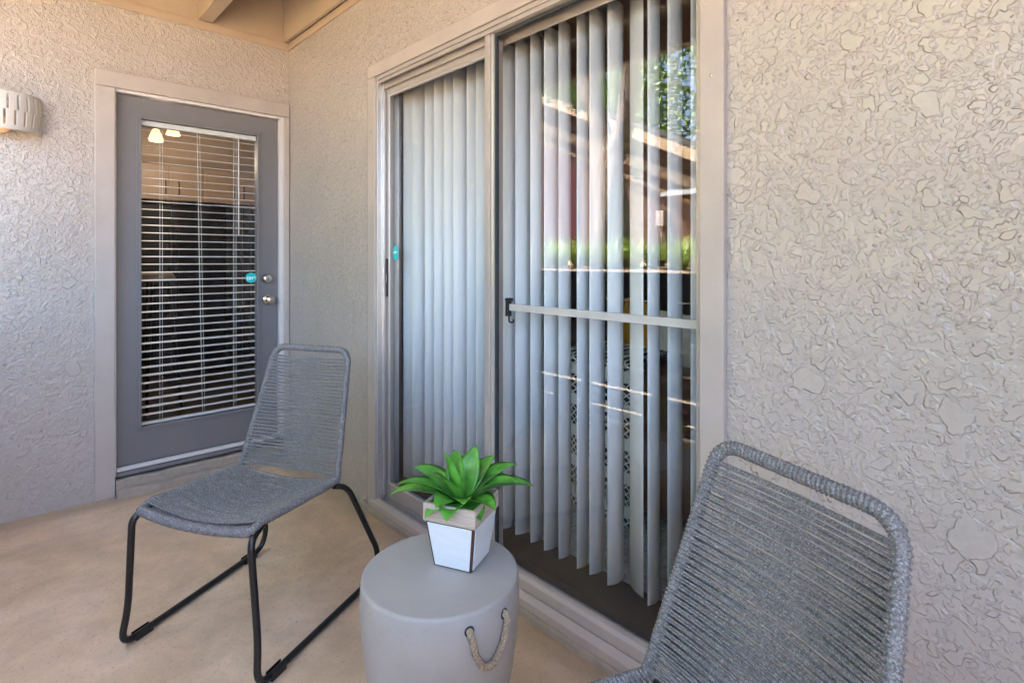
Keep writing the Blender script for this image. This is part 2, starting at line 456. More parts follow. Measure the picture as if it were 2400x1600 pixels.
def m_siding():
    m, nt, b = new_mat('brown_siding'); c = coords(nt)
    wv = N(nt, 'ShaderNodeTexWave', wave_type='BANDS', bands_direction='Z', wave_profile='SAW'); wv.inputs['Scale'].default_value = 1.6
    L(nt, c, wv.inputs['Vector'])
    r = ramp(nt, wv.outputs['Fac'], [(0, (.35,.35,.35)), (.12, (1,1,1))])
    n1 = noise(nt, coords(nt, (1, 1, 12)), 3, 4, .6)
    base = mixc(nt, n1, (.12,.065,.04), (.22,.13,.085))
    mm = N(nt, 'ShaderNodeMix', data_type='RGBA', blend_type='MULTIPLY'); mm.inputs[0].default_value = 1
    L(nt, base, mm.inputs[6]); L(nt, r.outputs[0], mm.inputs[7]); L(nt, mm.outputs[2], b.inputs['Base Color'])
    bump(nt, b, wv.outputs['Fac'], .02, 1); b.inputs['Roughness'].default_value = .8; return m
M['siding'] = m_siding()

def m_bark():
    m, nt, b = new_mat('bark'); c = coords(nt, (1,1,.22))
    n1 = noise(nt, c, 26, 5, .65, .8)
    r = ramp(nt, n1, [(.32, (.07,.05,.035)), (.48, (.24,.17,.12)), (.68, (.46,.36,.27))])
    L(nt, r.outputs[0], b.inputs['Base Color']); b.inputs['Roughness'].default_value = .9
    bump(nt, b, n1, .05, 1); return m
M['bark'] = m_bark()

def m_mulch():
    m, nt, b = new_mat('mulch'); c = coords(nt)
    vo = N(nt, 'ShaderNodeTexVoronoi'); vo.inputs['Scale'].default_value = 22; L(nt, c, vo.inputs['Vector'])
    n1 = noise(nt, vo.outputs['Color'], 3, 2, .5)
    r = ramp(nt, n1, [(.3, (.12,.07,.04)), (.6, (.40,.28,.18)), (.75, (.60,.48,.36))])
    L(nt, r.outputs[0], b.inputs['Base Color']); b.inputs['Roughness'].default_value = .95
    bump(nt, b, vo.outputs['Distance'], .03, 1); return m
M['mulch'] = m_mulch()
M['ground'] = mat_simple('dry_ground', (.34, .27, .19), .95, var=.4, vs=3, bscale=20, bdist=.01)

def m_throw():
    m, nt, b = new_mat('woven_throw'); c = coords(nt)
    tc = N(nt, 'ShaderNodeTexCoord')
    # diamond lattice over (y,z): two diagonal saws
    sp = N(nt, 'ShaderNodeSeparateXYZ'); L(nt, tc.outputs['Object'], sp.inputs[0])
    nz = noise(nt, c, 9, 2, .5)
    u = math_n(nt, 'ADD', math_n(nt, 'MULTIPLY', sp.outputs[1], 48), math_n(nt, 'MULTIPLY', nz, 1.6))
    w_ = math_n(nt, 'MULTIPLY', sp.outputs[2], 62)
    a = math_n(nt, 'ABSOLUTE', math_n(nt, 'SINE', math_n(nt, 'MULTIPLY', math_n(nt, 'ADD', u, w_), 1.57)))
    d = math_n(nt, 'ABSOLUTE', math_n(nt, 'SINE', math_n(nt, 'MULTIPLY', math_n(nt, 'SUBTRACT', u, w_), 1.57)))
    mn = math_n(nt, 'MINIMUM', a, d)
    # bands along z that are plain
    bz = math_n(nt, 'ADD', math_n(nt, 'SINE', math_n(nt, 'MULTIPLY', sp.outputs[2], 44)), .45)
    thr = ramp(nt, mn, [(.30, (0,0,0)), (.40, (1,1,1))])
    bd = ramp(nt, bz, [(-.0, (0,0,0)), (.02, (1,1,1))])
    f = math_n(nt, 'MULTIPLY', thr.outputs[0], bd.outputs[0])
    L(nt, mixc(nt, f, (.62,.66,.68), (.02,.025,.03)), b.inputs['Base Color']); b.inputs['Roughness'].default_value = .95
    bump(nt, b, mn, .004, .6); return m
M['throw'] = m_throw()

# ================================================================== SETTING
# ground, patio slab, planted bank
struct('ground', MB().box(-3.93, -2.17, -60, 60, -.8, -.45), M['ground'])
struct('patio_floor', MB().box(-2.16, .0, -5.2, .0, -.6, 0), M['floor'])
bank = MB()
nx, ny = 40, 60
xs = [-3.9 - .02 - (i/ nx)**2.2 * 196 for i in range(nx+1)]
ys = [(-1 if j < ny/2 else 1) * abs((j-ny/2)/(ny/2))**2.2 * 180 for j in range(ny+1)]
vs = []
for x in xs:
    for y in ys:
        d = -3.9 - x
        z = 1.12 + min(d, 5)*.03 + (0 if d < .1 else .025*mnoise.noise(Vector((x*1.3, y*1.3, 0))))
        vs.append((x, y, z))
fs = [(i*(ny+1)+j, (i+1)*(ny+1)+j, (i+1)*(ny+1)+j+1, i*(ny+1)+j+1) for i in range(nx) for j in range(ny)]
bank.add(vs, fs, True)
struct('hillside', bank, M['mulch'])
t = thing('retaining_wall', 'low tan block retaining wall holding the planted bank behind the fence', 'wall', (-3.9, -2, 0))
build('wall_face', box(-4.04, -3.92, -40, 40, -.8, 1.085), M['concwall'], t)
build('cap', box(-4.05, -3.88, -40, 40, 1.085, 1.115), M['concwall'], t)

# interior floors
struct('bedroom_floor', box(.115, 4.6, -4.6, -.16, -.2, .10), M['plank'])
struct('kitchen_floor', box(-2.03, 1.6, .16, 4.0, -.2, .125), M['plank'])
struct('ceiling', box(-2.12, 6, -4.9, 4.3, 2.95, 3.15), M['soffit'])
# rooms
br = MB()
br.box(4.6, 4.7, -4.7, -.02, -.2, 2.95); br.box(.13, 4.6, -4.7, -4.6, -.2, 2.95); br.box(.13, 4.6, -.16, -.06, -.2, 2.6)
struct('bedroom_wall', br, M['roomdark'])
struct('bedroom_ceiling', box(.13, 4.6, -4.6, -.16, 2.5, 2.6), M['roomwall'])
kr = MB()
kr.box(-2.13, 1.7, 4.0, 4.1, -.6, 2.95); kr.box(-2.13, -2.03, .152, 4.0, -.6, 2.95); kr.box(1.6, 1.7, .16, 4.0, -.2, 2.95); 
struct('kitchen_wall', kr, M['roomdark'])
struct('kitchen_ceiling', box(-2.03, 1.6, .16, 4.0, 2.5, 2.6), M['cabinet'])

# ---------- stucco wall with the entry door (plane y = 0)
DX0, DX1, DZ = -.96, -.02, 2.20
t = thing('stucco_wall', 'rough taupe stucco wall around the grey entry door, wall lamp on it', 'wall', (-1.0, 0, 0))
mb = MB(); mb.box(-2.13, DX0, 0, .15, -.2, 2.612); mb.box(DX0, DX1, 0, .15, DZ, 2.612); mb.box(DX1, 0, 0, .15, -.2, 2.612)
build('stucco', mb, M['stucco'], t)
build('frieze_board', box(-2.13, 0, -.010, .15, 2.612, 2.658), M['soffit'], t, .002)
build('upper_panel', box(-2.13, 0, .004, .15, 2.658, 2.95), M['soffit'], t)
t2 = thing('stucco_wall', 'taupe stucco wall holding the sliding glass door, big flat splats right of it', 'wall', (0, -3.2, 0))
OY0, OY1, OZ = -2.90, -1.11, 2.20
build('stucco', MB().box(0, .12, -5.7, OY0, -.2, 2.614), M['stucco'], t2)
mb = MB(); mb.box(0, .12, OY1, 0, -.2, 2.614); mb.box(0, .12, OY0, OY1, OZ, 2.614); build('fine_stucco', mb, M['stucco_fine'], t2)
build('frieze_board', box(-.010, .12, -5.6, -.012, 2.614, 2.658), M['soffit'], t2, .002)
build('upper_panel', box(.004, .12, -5.6, .0, 2.658, 2.95), M['soffit'], t2)
t = thing('stucco_wall', 'unseen plain stucco end wall behind the viewer, added to shape the light', 'wall', (-1, -4.6, 0))
build('stucco', box(-1.05, -.001, -4.75, -4.6, -.2, 2.949), M['stucco_plain'], t)  # added out of view, kept to half width to shape the incoming light
t = thing('corner_post', 'cream corner post where the patio fence meets the stucco wall', 'post', (-2.05, -.08, 0))
build('shaft', box(-2.15, -1.99, -.17, -.003, 0, 2.745), M['creamwall'], t, .006)

# ---------- ceiling beams
def beam(x0, x1, z0, z1, label, y0=-4.59, y1=-.012):
    t = thing('ceiling_beam', label, 'beam', ((x0+x1)/2, -2.8, z1))
    build('timber', box(x0, x1, y0, y1, z0, z1), M['soffit'], t, .004)
beam(-.53, -.453, 2.662, 2.948, 'tan ceiling beam meeting the stucco wall above the entry door')
beam(-.038, -.0125, 2.660, 2.946, 'tan ledger beam fixed along the top of the sliding door wall')
beam(-1.29, -1.213, 2.662, 2.948, 'tan ceiling beam overhead above the wall lamp')
t = thing('ceiling_beam', 'tan header beam over the open side of the patio', 'beam', (-2.05, -2.8, 2.62))
mb = MB(); mb.box(-2.10, -2.0, -4.59, -.012, 2.75, 2.948); build('timber', mb, M['soffit'], t, .004)
mb = MB(); mb.box(-1.997, -1.97, -4.59, -.012, 2.86, 2.89); mb.box(-1.997, -1.98, -4.59, -.012, 2.77, 2.79); build('moulding', mb, M['soffit'], t)

# ================================================================== ENTRY DOOR
t = thing('entry_door', 'grey entry door with a tall glass panel and white mini blinds', 'door', (-.48, .03, 0))
# casing boards
mb = MB(); mb.box(-1.012, -.925, -.022, -.0015, 0, 2.178); build('casing', mb, M['trim'], t, .003)
mb = MB(); mb.box(-1.012, -.004, -.022, -.0015, 2.180, 2.264); build('casing', mb, M['trim'], t, .003)
mb = MB(); mb.box(-.036, -.004, -.022, -.0015, 0, 2.178); build('casing', mb, M['trim'], t, .003)
jm = MB(); jm.box(-.932, -.917, .0, .11, .10, 2.180); jm.box(-.932, -.028, .0, .11, 2.165, 2.195); jm.box(-.058, -.028, .0, .11, .10, 2.165)
jm.box(-.966, -.932, .0, .148, -.1, 2.199); jm.box(-.028, -.018, .0, .148, -.1, 2.199)
build('jamb', jm, M['white'], t, .002)
# door leaf: stiles and rails around the pane
gx0, gx1, gz0, gz1 = -.801, -.188, .338, 2.043
lf = MB(); y0, y1 = .03, .074
lf.box(-.914, gx0, y0, y1, .146, 2.160); lf.box(gx1, -.061, y0, y1, .146, 2.160)
lf.box(gx0, gx1, y0, y1, gz1, 2.160); lf.box(gx0, gx1, y0, y1, .146, gz0)
leaf = build('leaf', lf, M['door'], t)
bd = MB(); 
for (a, b_, dd) in ((.0, .010, .012), (.010, .022, .006)):
    bd.box(gx0-b_, gx0-a, y0-dd, y0-.0005, gz0-b_, gz1+b_); bd.box(gx1+a, gx1+b_, y0-dd, y0-.0005, gz0-b_, gz1+b_)
    bd.box(gx0-a, gx1+a, y0-dd, y0-.0005, gz1+a, gz1+b_); bd.box(gx0-a, gx1+a, y0-dd, y0-.0005, gz0-b_, gz0-a)
build('glazing_bead', bd, M['door'], t, .0015)
gl = build('glass', box(gx0, gx1, .036, .040, gz0, gz1), M['glass_door'], t)
# blinds inside the door glass
bl = bpy.data.objects.new('mini_blind', None); link(bl); bl.parent = t
sl = MB(); z = gz1 - .052; k = 0
while z > gz0 + .03:
    a = .10 + .04*math.sin(k*1.7); dz = math.sin(a)*.017
    cy = .064
    dv = random.uniform(-.001, .001)
    sl.add([(gx0+.004, cy-.016, z-dz+dv), (gx1-.004, cy-.016, z-dz), (gx1-.004, cy, z+.0022), (gx0+.004, cy, z+.0022+dv), (gx0+.004, cy+.016, z+dz+dv), (gx1-.004, cy+.016, z+dz),
            (gx0+.004, cy-.016, z-dz+dv-.0022), (gx1-.004, cy-.016, z-dz-.0022), (gx1-.004, cy, z+.0000), (gx0+.004, cy, z+.0012+dv), (gx0+.004, cy+.016, z+dz-.001), (gx1-.004, cy+.016, z+dz-.001)],
           [(0,1,2,3), (3,2,5,4), (7,6,9,8), (8,9,10,11), (0,6,7,1), (4,5,11,10), (0,3,9,6), (3,4,10,9), (1,7,8,2), (2,8,11,5)])
    z -= .0443; k += 1
build('slats', sl, M['blindwhite'], bl)
build('headrail', box(gx0+.002, gx1-.002, .046, .080, gz1-.030, gz1-.002), M['blindwhite'], bl, .002)
build('bottom_rail', box(gx0+.002, gx1-.002, .050, .078, gz0+.004, gz0+.016), M['blindwhite'], bl, .002)
cd = MB()
for cx in (-.703, -.507, -.312):
    for dx, dy in ((-.006, -.018), (.006, -.018), (0, .017)):
        sk = .022 if abs(cx+.507) < .01 else 0
        cd.tube([(cx+dx-sk*.3, .064+dy, gz1-.03), (cx+dx+sk*.2, .064+dy, 1.3), (cx+dx+sk, .064+dy, gz0+.012)], .0011, 5)
build('ladder_cords', cd, M['blindwhite'], bl)
build('tilt_wand', MB().tube([(-.292, .045, 2.02), (-.292, .044, 1.418)], .0042, 8), M['blindwhite'], bl)
# hardware
kb = bpy.data.objects.new('door_knob', None); link(kb); kb.parent = t
build('rose', MB().lathe([(0, -.001), (.033, -.001), (.033, -.006), (.024, -.013), (.012, -.014), (.012, -.03), (0, -.03)], 32, (-.124, .03, 1.010), axis='y'), M['nickel'], kb)
build('knob', MB().lathe([(.0, -.03), (.011, -.03), (.016, -.034), (.026, -.044), (.0285, -.054), (.026, -.063), (.018, -.069), (0, -.071)], 32, (-.124, .03, 1.010), axis='y'), M['nickel'], kb)
db = bpy.data.objects.new('deadbolt', None); link(db); db.parent = t
build('housing', MB().lathe([(0, -.001), (.033, -.001), (.033, -.008), (.024, -.024), (.020, -.026), (0, -.026)], 32, (-.127, .03, 1.142), axis='y'), M['nickel'], db)
build('keyway', MB().box(-.129, -.125, .0025, .0035, 1.133, 1.149), M['gasket'], db)
# sweep, threshold
build('door_sweep', MB().box(-.914, -.061, .006, .0295, .122, .143), M['white'], t, .002)
build('threshold', MB().box(-.914, -.03, -.004, .10, .098, .119), M['door'], t, .002)
build('kick_gap', MB().box(-.93, -.03, .03, .12, .085, .097), M['gasket'], t)
def wavy_box(x0, x1, y0, y1, z0, z1, n=40, amp=.004):
    mb = MB(); vs = []; 
    for i in range(n+1):
        x = x0+(x1-x0)*i/n
        a = mnoise.noise(Vector((x*7, y0*9, 1)))*amp; c = mnoise.noise(Vector((x*9, y0*9, 5)))*amp
        vs += [(x, y0+a, z0), (x, y0+a*.6, z1-.006+c), (x, y0+.008+a, z1+c), (x, y1, z1+c*.6), (x, y1, z0)]
    fs = []
    for i in range(n):
        for k in range(5):
            l = (k+1) % 5; fs.append((i*5+k, i*5+l, (i+1)*5+l, (i+1)*5+k))
    fs += [[4,3,2,1,0], [n*5+k for k in range(5)]]
    mb.add(vs, fs); return mb
build('step', wavy_box(-.921, -.038, -.020, .11, -.01, .084, amp=.005), M['mortar'], t)
build('step', wavy_box(-.921, -.038, -.075, -.014, -.01, .040, amp=.009), M['mortar'], t)

def sticker(cx, cy, cz, rx, rz, axis, parent, lines, tsize):
    """thin vinyl disc, outward normal -y (axis 'y') or -x (axis 'x')"""
    pts = []
    for k in range(48):
        a = 2*math.pi*k/48; c, s = math.cos(a), math.sin(a)
        e = 2.5; r = (abs(c)**e + abs(s)**e)**(-1/e)
        pts.append((c*r, s*r))
    mb = MB()
    if axis == 'y': mb.prism([(cx+p*rx, cz+q*rz) for p, q in pts], 'y', cy, cy-.0016)
    else: mb.prism([(cy+p*rx, cz+q*rz) for p, q in pts], 'x', cx, cx-.0016)
    st = build('sticker', mb, M['teal'], parent)
    for txt, size, dz in lines:
        cu = bpy.data.curves.new('lettering', 'FONT'); cu.body = txt; cu.size = size; cu.align_x = 'CENTER'; cu.align_y = 'CENTER'; cu.extrude = .0002; cu.space_character = 1.15; cu.offset = size*.03
        tmp = bpy.data.objects.new('tmp', cu); link(tmp)
        me = bpy.data.meshes.new_from_object(tmp.evaluated_get(bpy.context.evaluated_depsgraph_get()))
        bpy.data.objects.remove(tmp)
        off = wloc(st)
        if axis == 'y': mt = Matrix.Translation((cx-off.x, cy-.0021-off.y, cz+dz-off.z)) @ Matrix.Rotation(R(90), 4, 'X')
        else: mt = Matrix.Translation((cx-.0021-off.x, cy-off.y, cz+dz-off.z)) @ Matrix.Rotation(R(-90), 4, 'Z') @ Matrix.Rotation(R(90), 4, 'X')
        me.transform(mt @ Matrix.Diagonal((tsize, 1.25, 1, 1)))
        me.materials.clear(); me.materials.append(M['letter'])
        o = bpy.data.objects.new('lettering', me); link(o); o.parent = st
    return st
sticker(-.222, .0345, 1.150, .032, .030, 'y', t, [('cove', .030, 0)], .84)

# ================================================================== SLIDING DOOR
t = thing('sliding_door', 'two panel sliding glass door in a beige metal frame', 'door', (0, -2.0, 0))
def part(n, mb, m, bev=.0015, p=None): return build(n, mb, M[m] if isinstance(m, str) else m, p or t, bev)
part('casing', box(-.022, -.0015, -1.146, -1.078, .0, 2.169), 'trim', .003)
part('casing', box(-.022, -.0015, -2.935, -1.078, 2.171, 2.234), 'trim', .003)
part('casing', box(-.022, -.0015, -2.935, -2.868, .0, 2.169), 'trim', .003)
# outer frame
part('side_jamb', MB().box(-.008, .012, -1.152, -1.1465, .07, 2.168).box(.012, .118, -1.146, -1.112, .07, 2.168).box(.020, .028, -1.160, -1.146, .07, 2.168), 'alu')
part('side_jamb', MB().box(-.010, .118, -2.898, -2.862, .07, 2.168).box(-.006, .015, -2.862, -2.850, .145, 2.150), 'alu_paint')
part('head_track', MB().box(-.014, .118, -2.862, -1.153, 2.152, 2.1695).box(-.006, .002, -2.862, -1.153, 2.136, 2.152).box(.030, .036, -2.0, -1.146, 2.118, 2.152).box(.074, .082, -2.862, -1.146, 2.11, 2.152), 'alu_paint')
part('sill_track', MB().box(-.012, .118, -2.86, -1.147, .030, .062).box(-.004, .004, -2.86, -1.147, .062, .082).box(.034, .040, -2.0, -1.147, .062, .080).box(.082, .088, -2.86, -1.147, .062, .080), 'alu_paint')
for k_, (yy_, zz_) in enumerate(((-2.90, .45), (-2.90, 1.75), (-1.112, .35), (-1.112, 1.9))):
    part('screw', MB().lathe([(0, -.0235), (.003, -.0232), (.0042, -.0222)], 10, (0, yy_, zz_), axis='x'), 'nickel', 0)
# sliding sash (left, inner)
sx0, sx1 = .044, .072
part('sash', MB().box(sx0, sx1, -1.178, -1.148, .070, 2.128).box(sx0, sx1, -1.990, -1.960, .070, 2.128)
     .box(sx0+.001, sx1-.001, -1.960, -1.178, .070, .150).box(sx0+.001, sx1-.001, -1.960, -1.178, 2.085, 2.128), 'alu_paint', .003)
part('sash_stop', MB().box(sx0-.006, sx0+.0, -1.188, -1.178, .15, 2.085).box(sx0-.006, sx0, -1.960, -1.188, 2.075, 2.085).box(sx0-.006, sx0, -1.96, -1.188, .150, .160), 'alu')
gl1 = part('glass', box(.056, .060, -1.961, -1.177, .150, 2.086), 'glass', 0)
part('latch', MB().box(.036, .0435, -1.166, -1.158, 1.08, 1.27), 'gasket')
part('latch_slot', MB().box(.034, .0358, -1.164, -1.160, 1.15, 1.19), 'alu')
# fixed panel (right, outer)
fx = .026
part('meeting_stile', MB().box(.002, .040, -1.985, -1.957, .083, 2.150), 'alu_paint', .003)
part('meeting_stile', MB().box(.010, .036, -2.000, -1.9855, .083, 2.150), 'alu', .004)
part('gasket', MB().box(.018, .034, -2.008, -2.0005, .083, 2.150).box(.018, .034, -2.862, -2.008, 2.125, 2.1355), 'gasket')
part('head_rail', MB().box(.004, .040, -2.862, -2.0, 2.136, 2.151), 'alu_paint')
gl2 = part('glass', box(fx, fx+.005, -2.861, -2.004, .125, 2.136), 'glass', 0)
part('bottom_rail', MB().prism([(-.008, .083), (-.008, .118), (.002, .128), (.024, .128), (.024, .083)], 'y', -2.86, -2.0), 'trim', .002)
part('sill_nosing', MB().prism([(-.030, .040), (-.030, .066), (-.010, .0815), (-.0045, .0815), (-.0045, .063), (-.0125, .063), (-.0125, .029), (-.024, .029)], 'y', -2.93, -1.10), 'trim', .002)
part('sill_base', MB().box(-.006, .11, -2.93, -1.09, -.01, .0285), 'mortar')
stb = MB(); vs = []; n = 60
for i in range(n+1):
    y = -1.02 + (-2.98+1.02)*i/n; a = mnoise.noise(Vector((y*6, 2, 1)))*.008; b_ = mnoise.noise(Vector((y*11, 7, 1)))*.006
    vs += [(-.030+a*.5, y, -.01), (-.030+a*.5, y, .022+b_), (-.021, y, .034+b_), (-.0065, y, .036), (-.0065, y, -.01)]
fs = [(i*5+k, i*5+(k+1) % 5, (i+1)*5+(k+1) % 5, (i+1)*5+k) for i in range(n) for k in range(5)] + [[4,3,2,1,0], [n*5+k for k in range(5)]]
stb.add(vs, fs); part('mortar_bed', stb, 'mortar', 0)
# security bar inside the fixed pane
part('security_bar', MB().box(.066, .082, -2.850, -2.030, 1.068, 1.094), 'white', .002)
bk = MB().box(.062, .088, -2.030, -2.010, 1.104, 1.116).box(.064, .084, -2.026, -2.010, 1.045, 1.104).tube(fillet([(.074, -2.020, 1.05), (.074, -2.022, 1.022), (.074, -2.045, 1.022), (.074, -2.045, 1.036)], .008), .004, 8)
part('bar_bracket', bk, 'black_plastic', .002)
sticker(.0555, -1.218, 1.298, .024, .036, 'x', t, [('cove', .019, .004), ('- - -', .010, .018)], .80)

# ---------- vertical blind
vb = thing('vertical_blind', 'white vertical blind hanging inside the sliding glass door', 'blind', (.19, -2, 2.2))
build('headrail', MB().box(.125, .135, -2.89, -1.12, 2.165, 2.26).box(.135, .23, -2.89, -1.12, 2.225, 2.26), M['blindwhite'], vb, .002)
vy = [-1.250, -1.350, -1.430, -1.510, -1.582, -1.680, -1.747, -1.835, -1.912, -1.988, -2.066, -2.147, -2.214, -2.302, -2.368, -2.448, -2.53, -2.600, -2.678, -2.757, -2.835]
VW = .086
def vane(x0, y0, x1, y1, bow, z0=.152, z1=2.158):
    mb = MB(); n = 8; ring = []; th = .0009
    dx, dy = x1-x0, y1-y0; l = math.hypot(dx, dy); nx_, ny_ = -dy/l, dx/l
    for sgn in (1, -1):
        for i in range(n+1):
            t_ = i/n if sgn == 1 else 1-i/n
            o = bow*4*t_*(1-t_) + sgn*th/2
            ring.append((x0+dx*t_+nx_*o, y0+dy*t_+ny_*o))
    m = len(ring)
    mb.add([(p[0], p[1], z0) for p in ring] + [(p[0]+random.uniform(-.0005,.0005), p[1], z1) for p in ring],
           [(k, (k+1) % m, m+(k+1) % m, m+k) for k in range(m)], True)
    mb.f.append(list(range(m, 2*m))); mb.sm.append(False); mb.f.append(list(range(m))[::-1]); mb.sm.append(False)
    return mb
for i, y in enumerate(vy):
    a = R(random.uniform(-7, 7)) + (R(-16) if i < 7 else R(2))
    c = (.187, y); zt = 2.158 + random.uniform(-.003, .003)
    if i == 16:
        mbv = vane(.205, y+.038, .168, y-.040, -.007)
    else:
        mbv = vane(c[0]-VW/2*math.cos(a), c[1]+.003-VW/2*math.sin(a), c[0]+VW/2*math.cos(a), c[1]+.003+VW/2*math.sin(a), -.014, .150+random.uniform(-.003, .003), zt)
    build('vane', mbv, M['vane'], vb)
mb = vane(.135, -1.160, .150, -1.228, .005); build('vane', mb, M['vane'], vb)

# ================================================================== ROOM BEHIND THE SLIDING DOOR
t = thing('sofa', 'brown leather sofa standing just inside the sliding glass door', 'sofa', (1.1, -2.6, .1))
sb = MB().box(.62, 1.55, -3.9, -1.80, .19, .50); build('base', sb, M['leather'], t, .03, 4)
build('back', MB().box(.60, .84, -3.92, -1.78, .19, .80), M['leather'], t, .05, 4)
build('arm', MB().box(.845, 1.55, -1.98, -1.78, .50, .68), M['leather'], t, .05, 4)
build('seat_cushion', MB().box(.845, 1.52, -2.95, -1.99, .505, .62), M['leather'], t, .04, 4)
for x, y in ((.68, -1.86), (.68, -3.84), (1.48, -1.86), (1.48, -3.84)):
    build('foot', MB().lathe([(0, .1), (.022, .1), (.03, .19), (0, .19)], 16, (x, y, 0)), M['dark'], t)
tb = MB(); ny_, nz_ = 24, 50; vs = []
for side in (0, 1):
    for j in range(nz_+1):
        for i in range(ny_+1):
            y = -1.84 - .44*i/ny_; s_ = j/nz_*1.05
            if s_ < .68: x, z = .585, .13+s_
            elif s_ < .76: a = (s_-.68)/.08*math.pi/2; x, z = .585+.05*(1-math.cos(a)), .81+.022*math.sin(a)
            else: x, z = .635 + (s_-.76), .832
            f_ = .010*math.sin(y*46+math.sin(z*5)*1.2) + .006*mnoise.noise(Vector((y*20, z*9, 0)))
            if s_ < .76: x += -.014 + f_*.8 
            else: z += .006 + f_*.4
            vs.append((x + (.006 if side and s_ < .76 else 0), y, z - (.006 if side and s_ >= .76 else 0)))
K = (ny_+1)*(nz_+1)
fs = [(j*(ny_+1)+i, j*(ny_+1)+i+1, (j+1)*(ny_+1)+i+1, (j+1)*(ny_+1)+i) for j in range(nz_) for i in range(ny_)]
fs += [tuple(K+q for q in f[::-1]) for f in fs]
tb.add(vs, fs, True)
tt = thing('throw_blanket', 'black and white diamond knit throw draped over the sofa back', 'blanket', (.58, -2.06, .8))
build('weave', tb, M['throw'], tt)
fr = MB()
for i in range(15):
    y = -1.85 - .42*i/14; dx = random.uniform(-.006, .006)
    fr.tube([(.576, y, .15), (.570+dx, y+dx, .125), (.572+dx, y+dx*1.6, .105)], [.004, .008, .003], 6)
    fr.tube([(.574, y, .16), (.566+dx, y+dx, .24), (.566-dx, y-.004, .30)], [.003, .006, .002], 5)
build('tassels', fr, M['fringe'], tt)
def cushion(cx, cy, cz, w_, h_, d_, rz, tilt, mat, label):
    t = thing('cushion', label, 'cushion', (cx, cy, cz), 'cushions on the leather sofa')
    mb = MB(); n = 14; vs = []
    for sg in (1, -1):
        for i in range(n+1):
            for j in range(n+1):
                u, v_ = -1+2*i/n, -1+2*j/n
                k = max(0, (1-u*u)*(1-v_*v_))**.45
                px = u*w_/2*(1-.08*(1-abs(v_))); pz = v_*h_/2*(1-.08*(1-abs(u)))
                p = Matrix.Rotation(rz, 3, 'Z') @ Matrix.Rotation(tilt, 3, 'X') @ Vector((px, sg*d_/2*k, pz))
                vs.append((cx+p.x, cy+p.y, cz+p.z))
    K = (n+1)**2; fs = [(i*(n+1)+j, i*(n+1)+j+1, (i+1)*(n+1)+j+1, (i+1)*(n+1)+j) for i in range(n) for j in range(n)]
    fs += [tuple(K+q for q in f[::-1]) for f in fs]
    mb.add(vs, fs, True); build('cover', mb, mat, t)
cushion(.99, -2.30, .80, .46, .46, .16, R(80), R(-12), M['pillow'], 'white square cushion leaning above the knit throw')
cushion(.97, -2.72, .80, .44, .44, .15, R(95), R(-14), M['pillow'], 'pale grey cushion further along the leather sofa')
cushion(1.30, -1.80, .86, .34, .36, .13, R(60), R(0), M['pillow_y'], 'mustard yellow cushion propped on the sofa arm')
t = thing('rug', 'shaggy grey and white rug on the dark plank floor', 'rug', (1.6, -2.4, .1))
rg = MB(); n1_, n2_ = 50, 70; vs = []
for i in range(n1_+1):
    for j in range(n2_+1):
        x = .27+2.6*i/n1_; y = -4.2+3.1*j/n2_
        e = min(i, n1_-i, j, n2_-j)
        vs.append((x + (0 if e else 0), y, .1015 if e == 0 else .118+.006*mnoise.noise(Vector((x*22, y*22, 0)))))
rg.add(vs, [(i*(n2_+1)+j, (i+1)*(n2_+1)+j, (i+1)*(n2_+1)+j+1, i*(n2_+1)+j+1) for i in range(n1_) for j in range(n2_)], True)
build('pile', rg, M['rug'], t)

# ================================================================== KITCHEN BEHIND THE ENTRY DOOR
t = thing('wall_cabinet', 'tan kitchen wall cabinets seen through the door blinds', 'cabinet', (.2, 2.6, 1.8))
build('carcass', box(-1.4, 1.5, 2.52, 2.9, 1.83, 2.17), M['cabinet'], t)
x = -1.38
while x < 1.4:
    build('cabinet_door', MB().box(x+.004, x+.29, 2.50, 2.5195, 1.835, 2.165).box(x+.03, x+.264, 2.495, 2.4995, 1.86, 2.14), M['cabinet'], t, .002); x += .30
build('crown_moulding', MB().prism([(2.49, 2.172), (2.44, 2.225), (2.44, 2.245), (2.9, 2.245), (2.9, 2.172)], 'x', -1.4, 1.5), M['cabinet'], t)
build('soffit_panel', box(-1.4, 1.5, 2.50, 2.9, 2.247, 2.498), M['cabinet'], t)
for x in (-.209, -.098, .40, .49):
    build('pull_handle', MB().tube(fillet([(x, 2.494, 1.89), (x, 2.465, 1.89), (x, 2.465, 2.01), (x, 2.494, 2.01)], .006), .005, 6), M['black'], t)
t = thing('refrigerator', 'black double door refrigerator under the kitchen cabinets', 'refrigerator', (-.05, 2.6, .125))
build('body', box(-.62, .35, 2.62, 3.2, .125, 1.80), M['dark'], t, .01)
build('fridge_door', box(-.62, -.142, 2.56, 2.615, .18, 1.79), M['dark'], t, .012); build('fridge_door', box(-.136, .35, 2.56, 2.615, .18, 1.79), M['dark'], t, .012)
for x in (-.175, -.10): build('handle', MB().tube(fillet([(x, 2.559, .7), (x, 2.51, .7), (x, 2.51, 1.55), (x, 2.559, 1.55)], .015), .010, 8), M['dark'], t)
t = thing('curtain', 'dark pleated curtain hanging beside the refrigerator', 'curtain', (.9, 2.5, 1.2))
cu = MB(); vs = []; n = 90
for i in range(n+1):
    x = .40+1.1*i/n; y = 2.50+.035*math.sin(i*.9)
    vs += [(x, y, .2), (x, y, 1.79)]
cu.add(vs, [(2*i, 2*i+2, 2*i+3, 2*i+1) for i in range(n)], True); build('fabric', cu, M['dark'], t)
t = thing('chandelier', 'lit chandelier with frosted bell shades behind the top of the door', 'chandelier', (-.40, 1.5, 2.5))
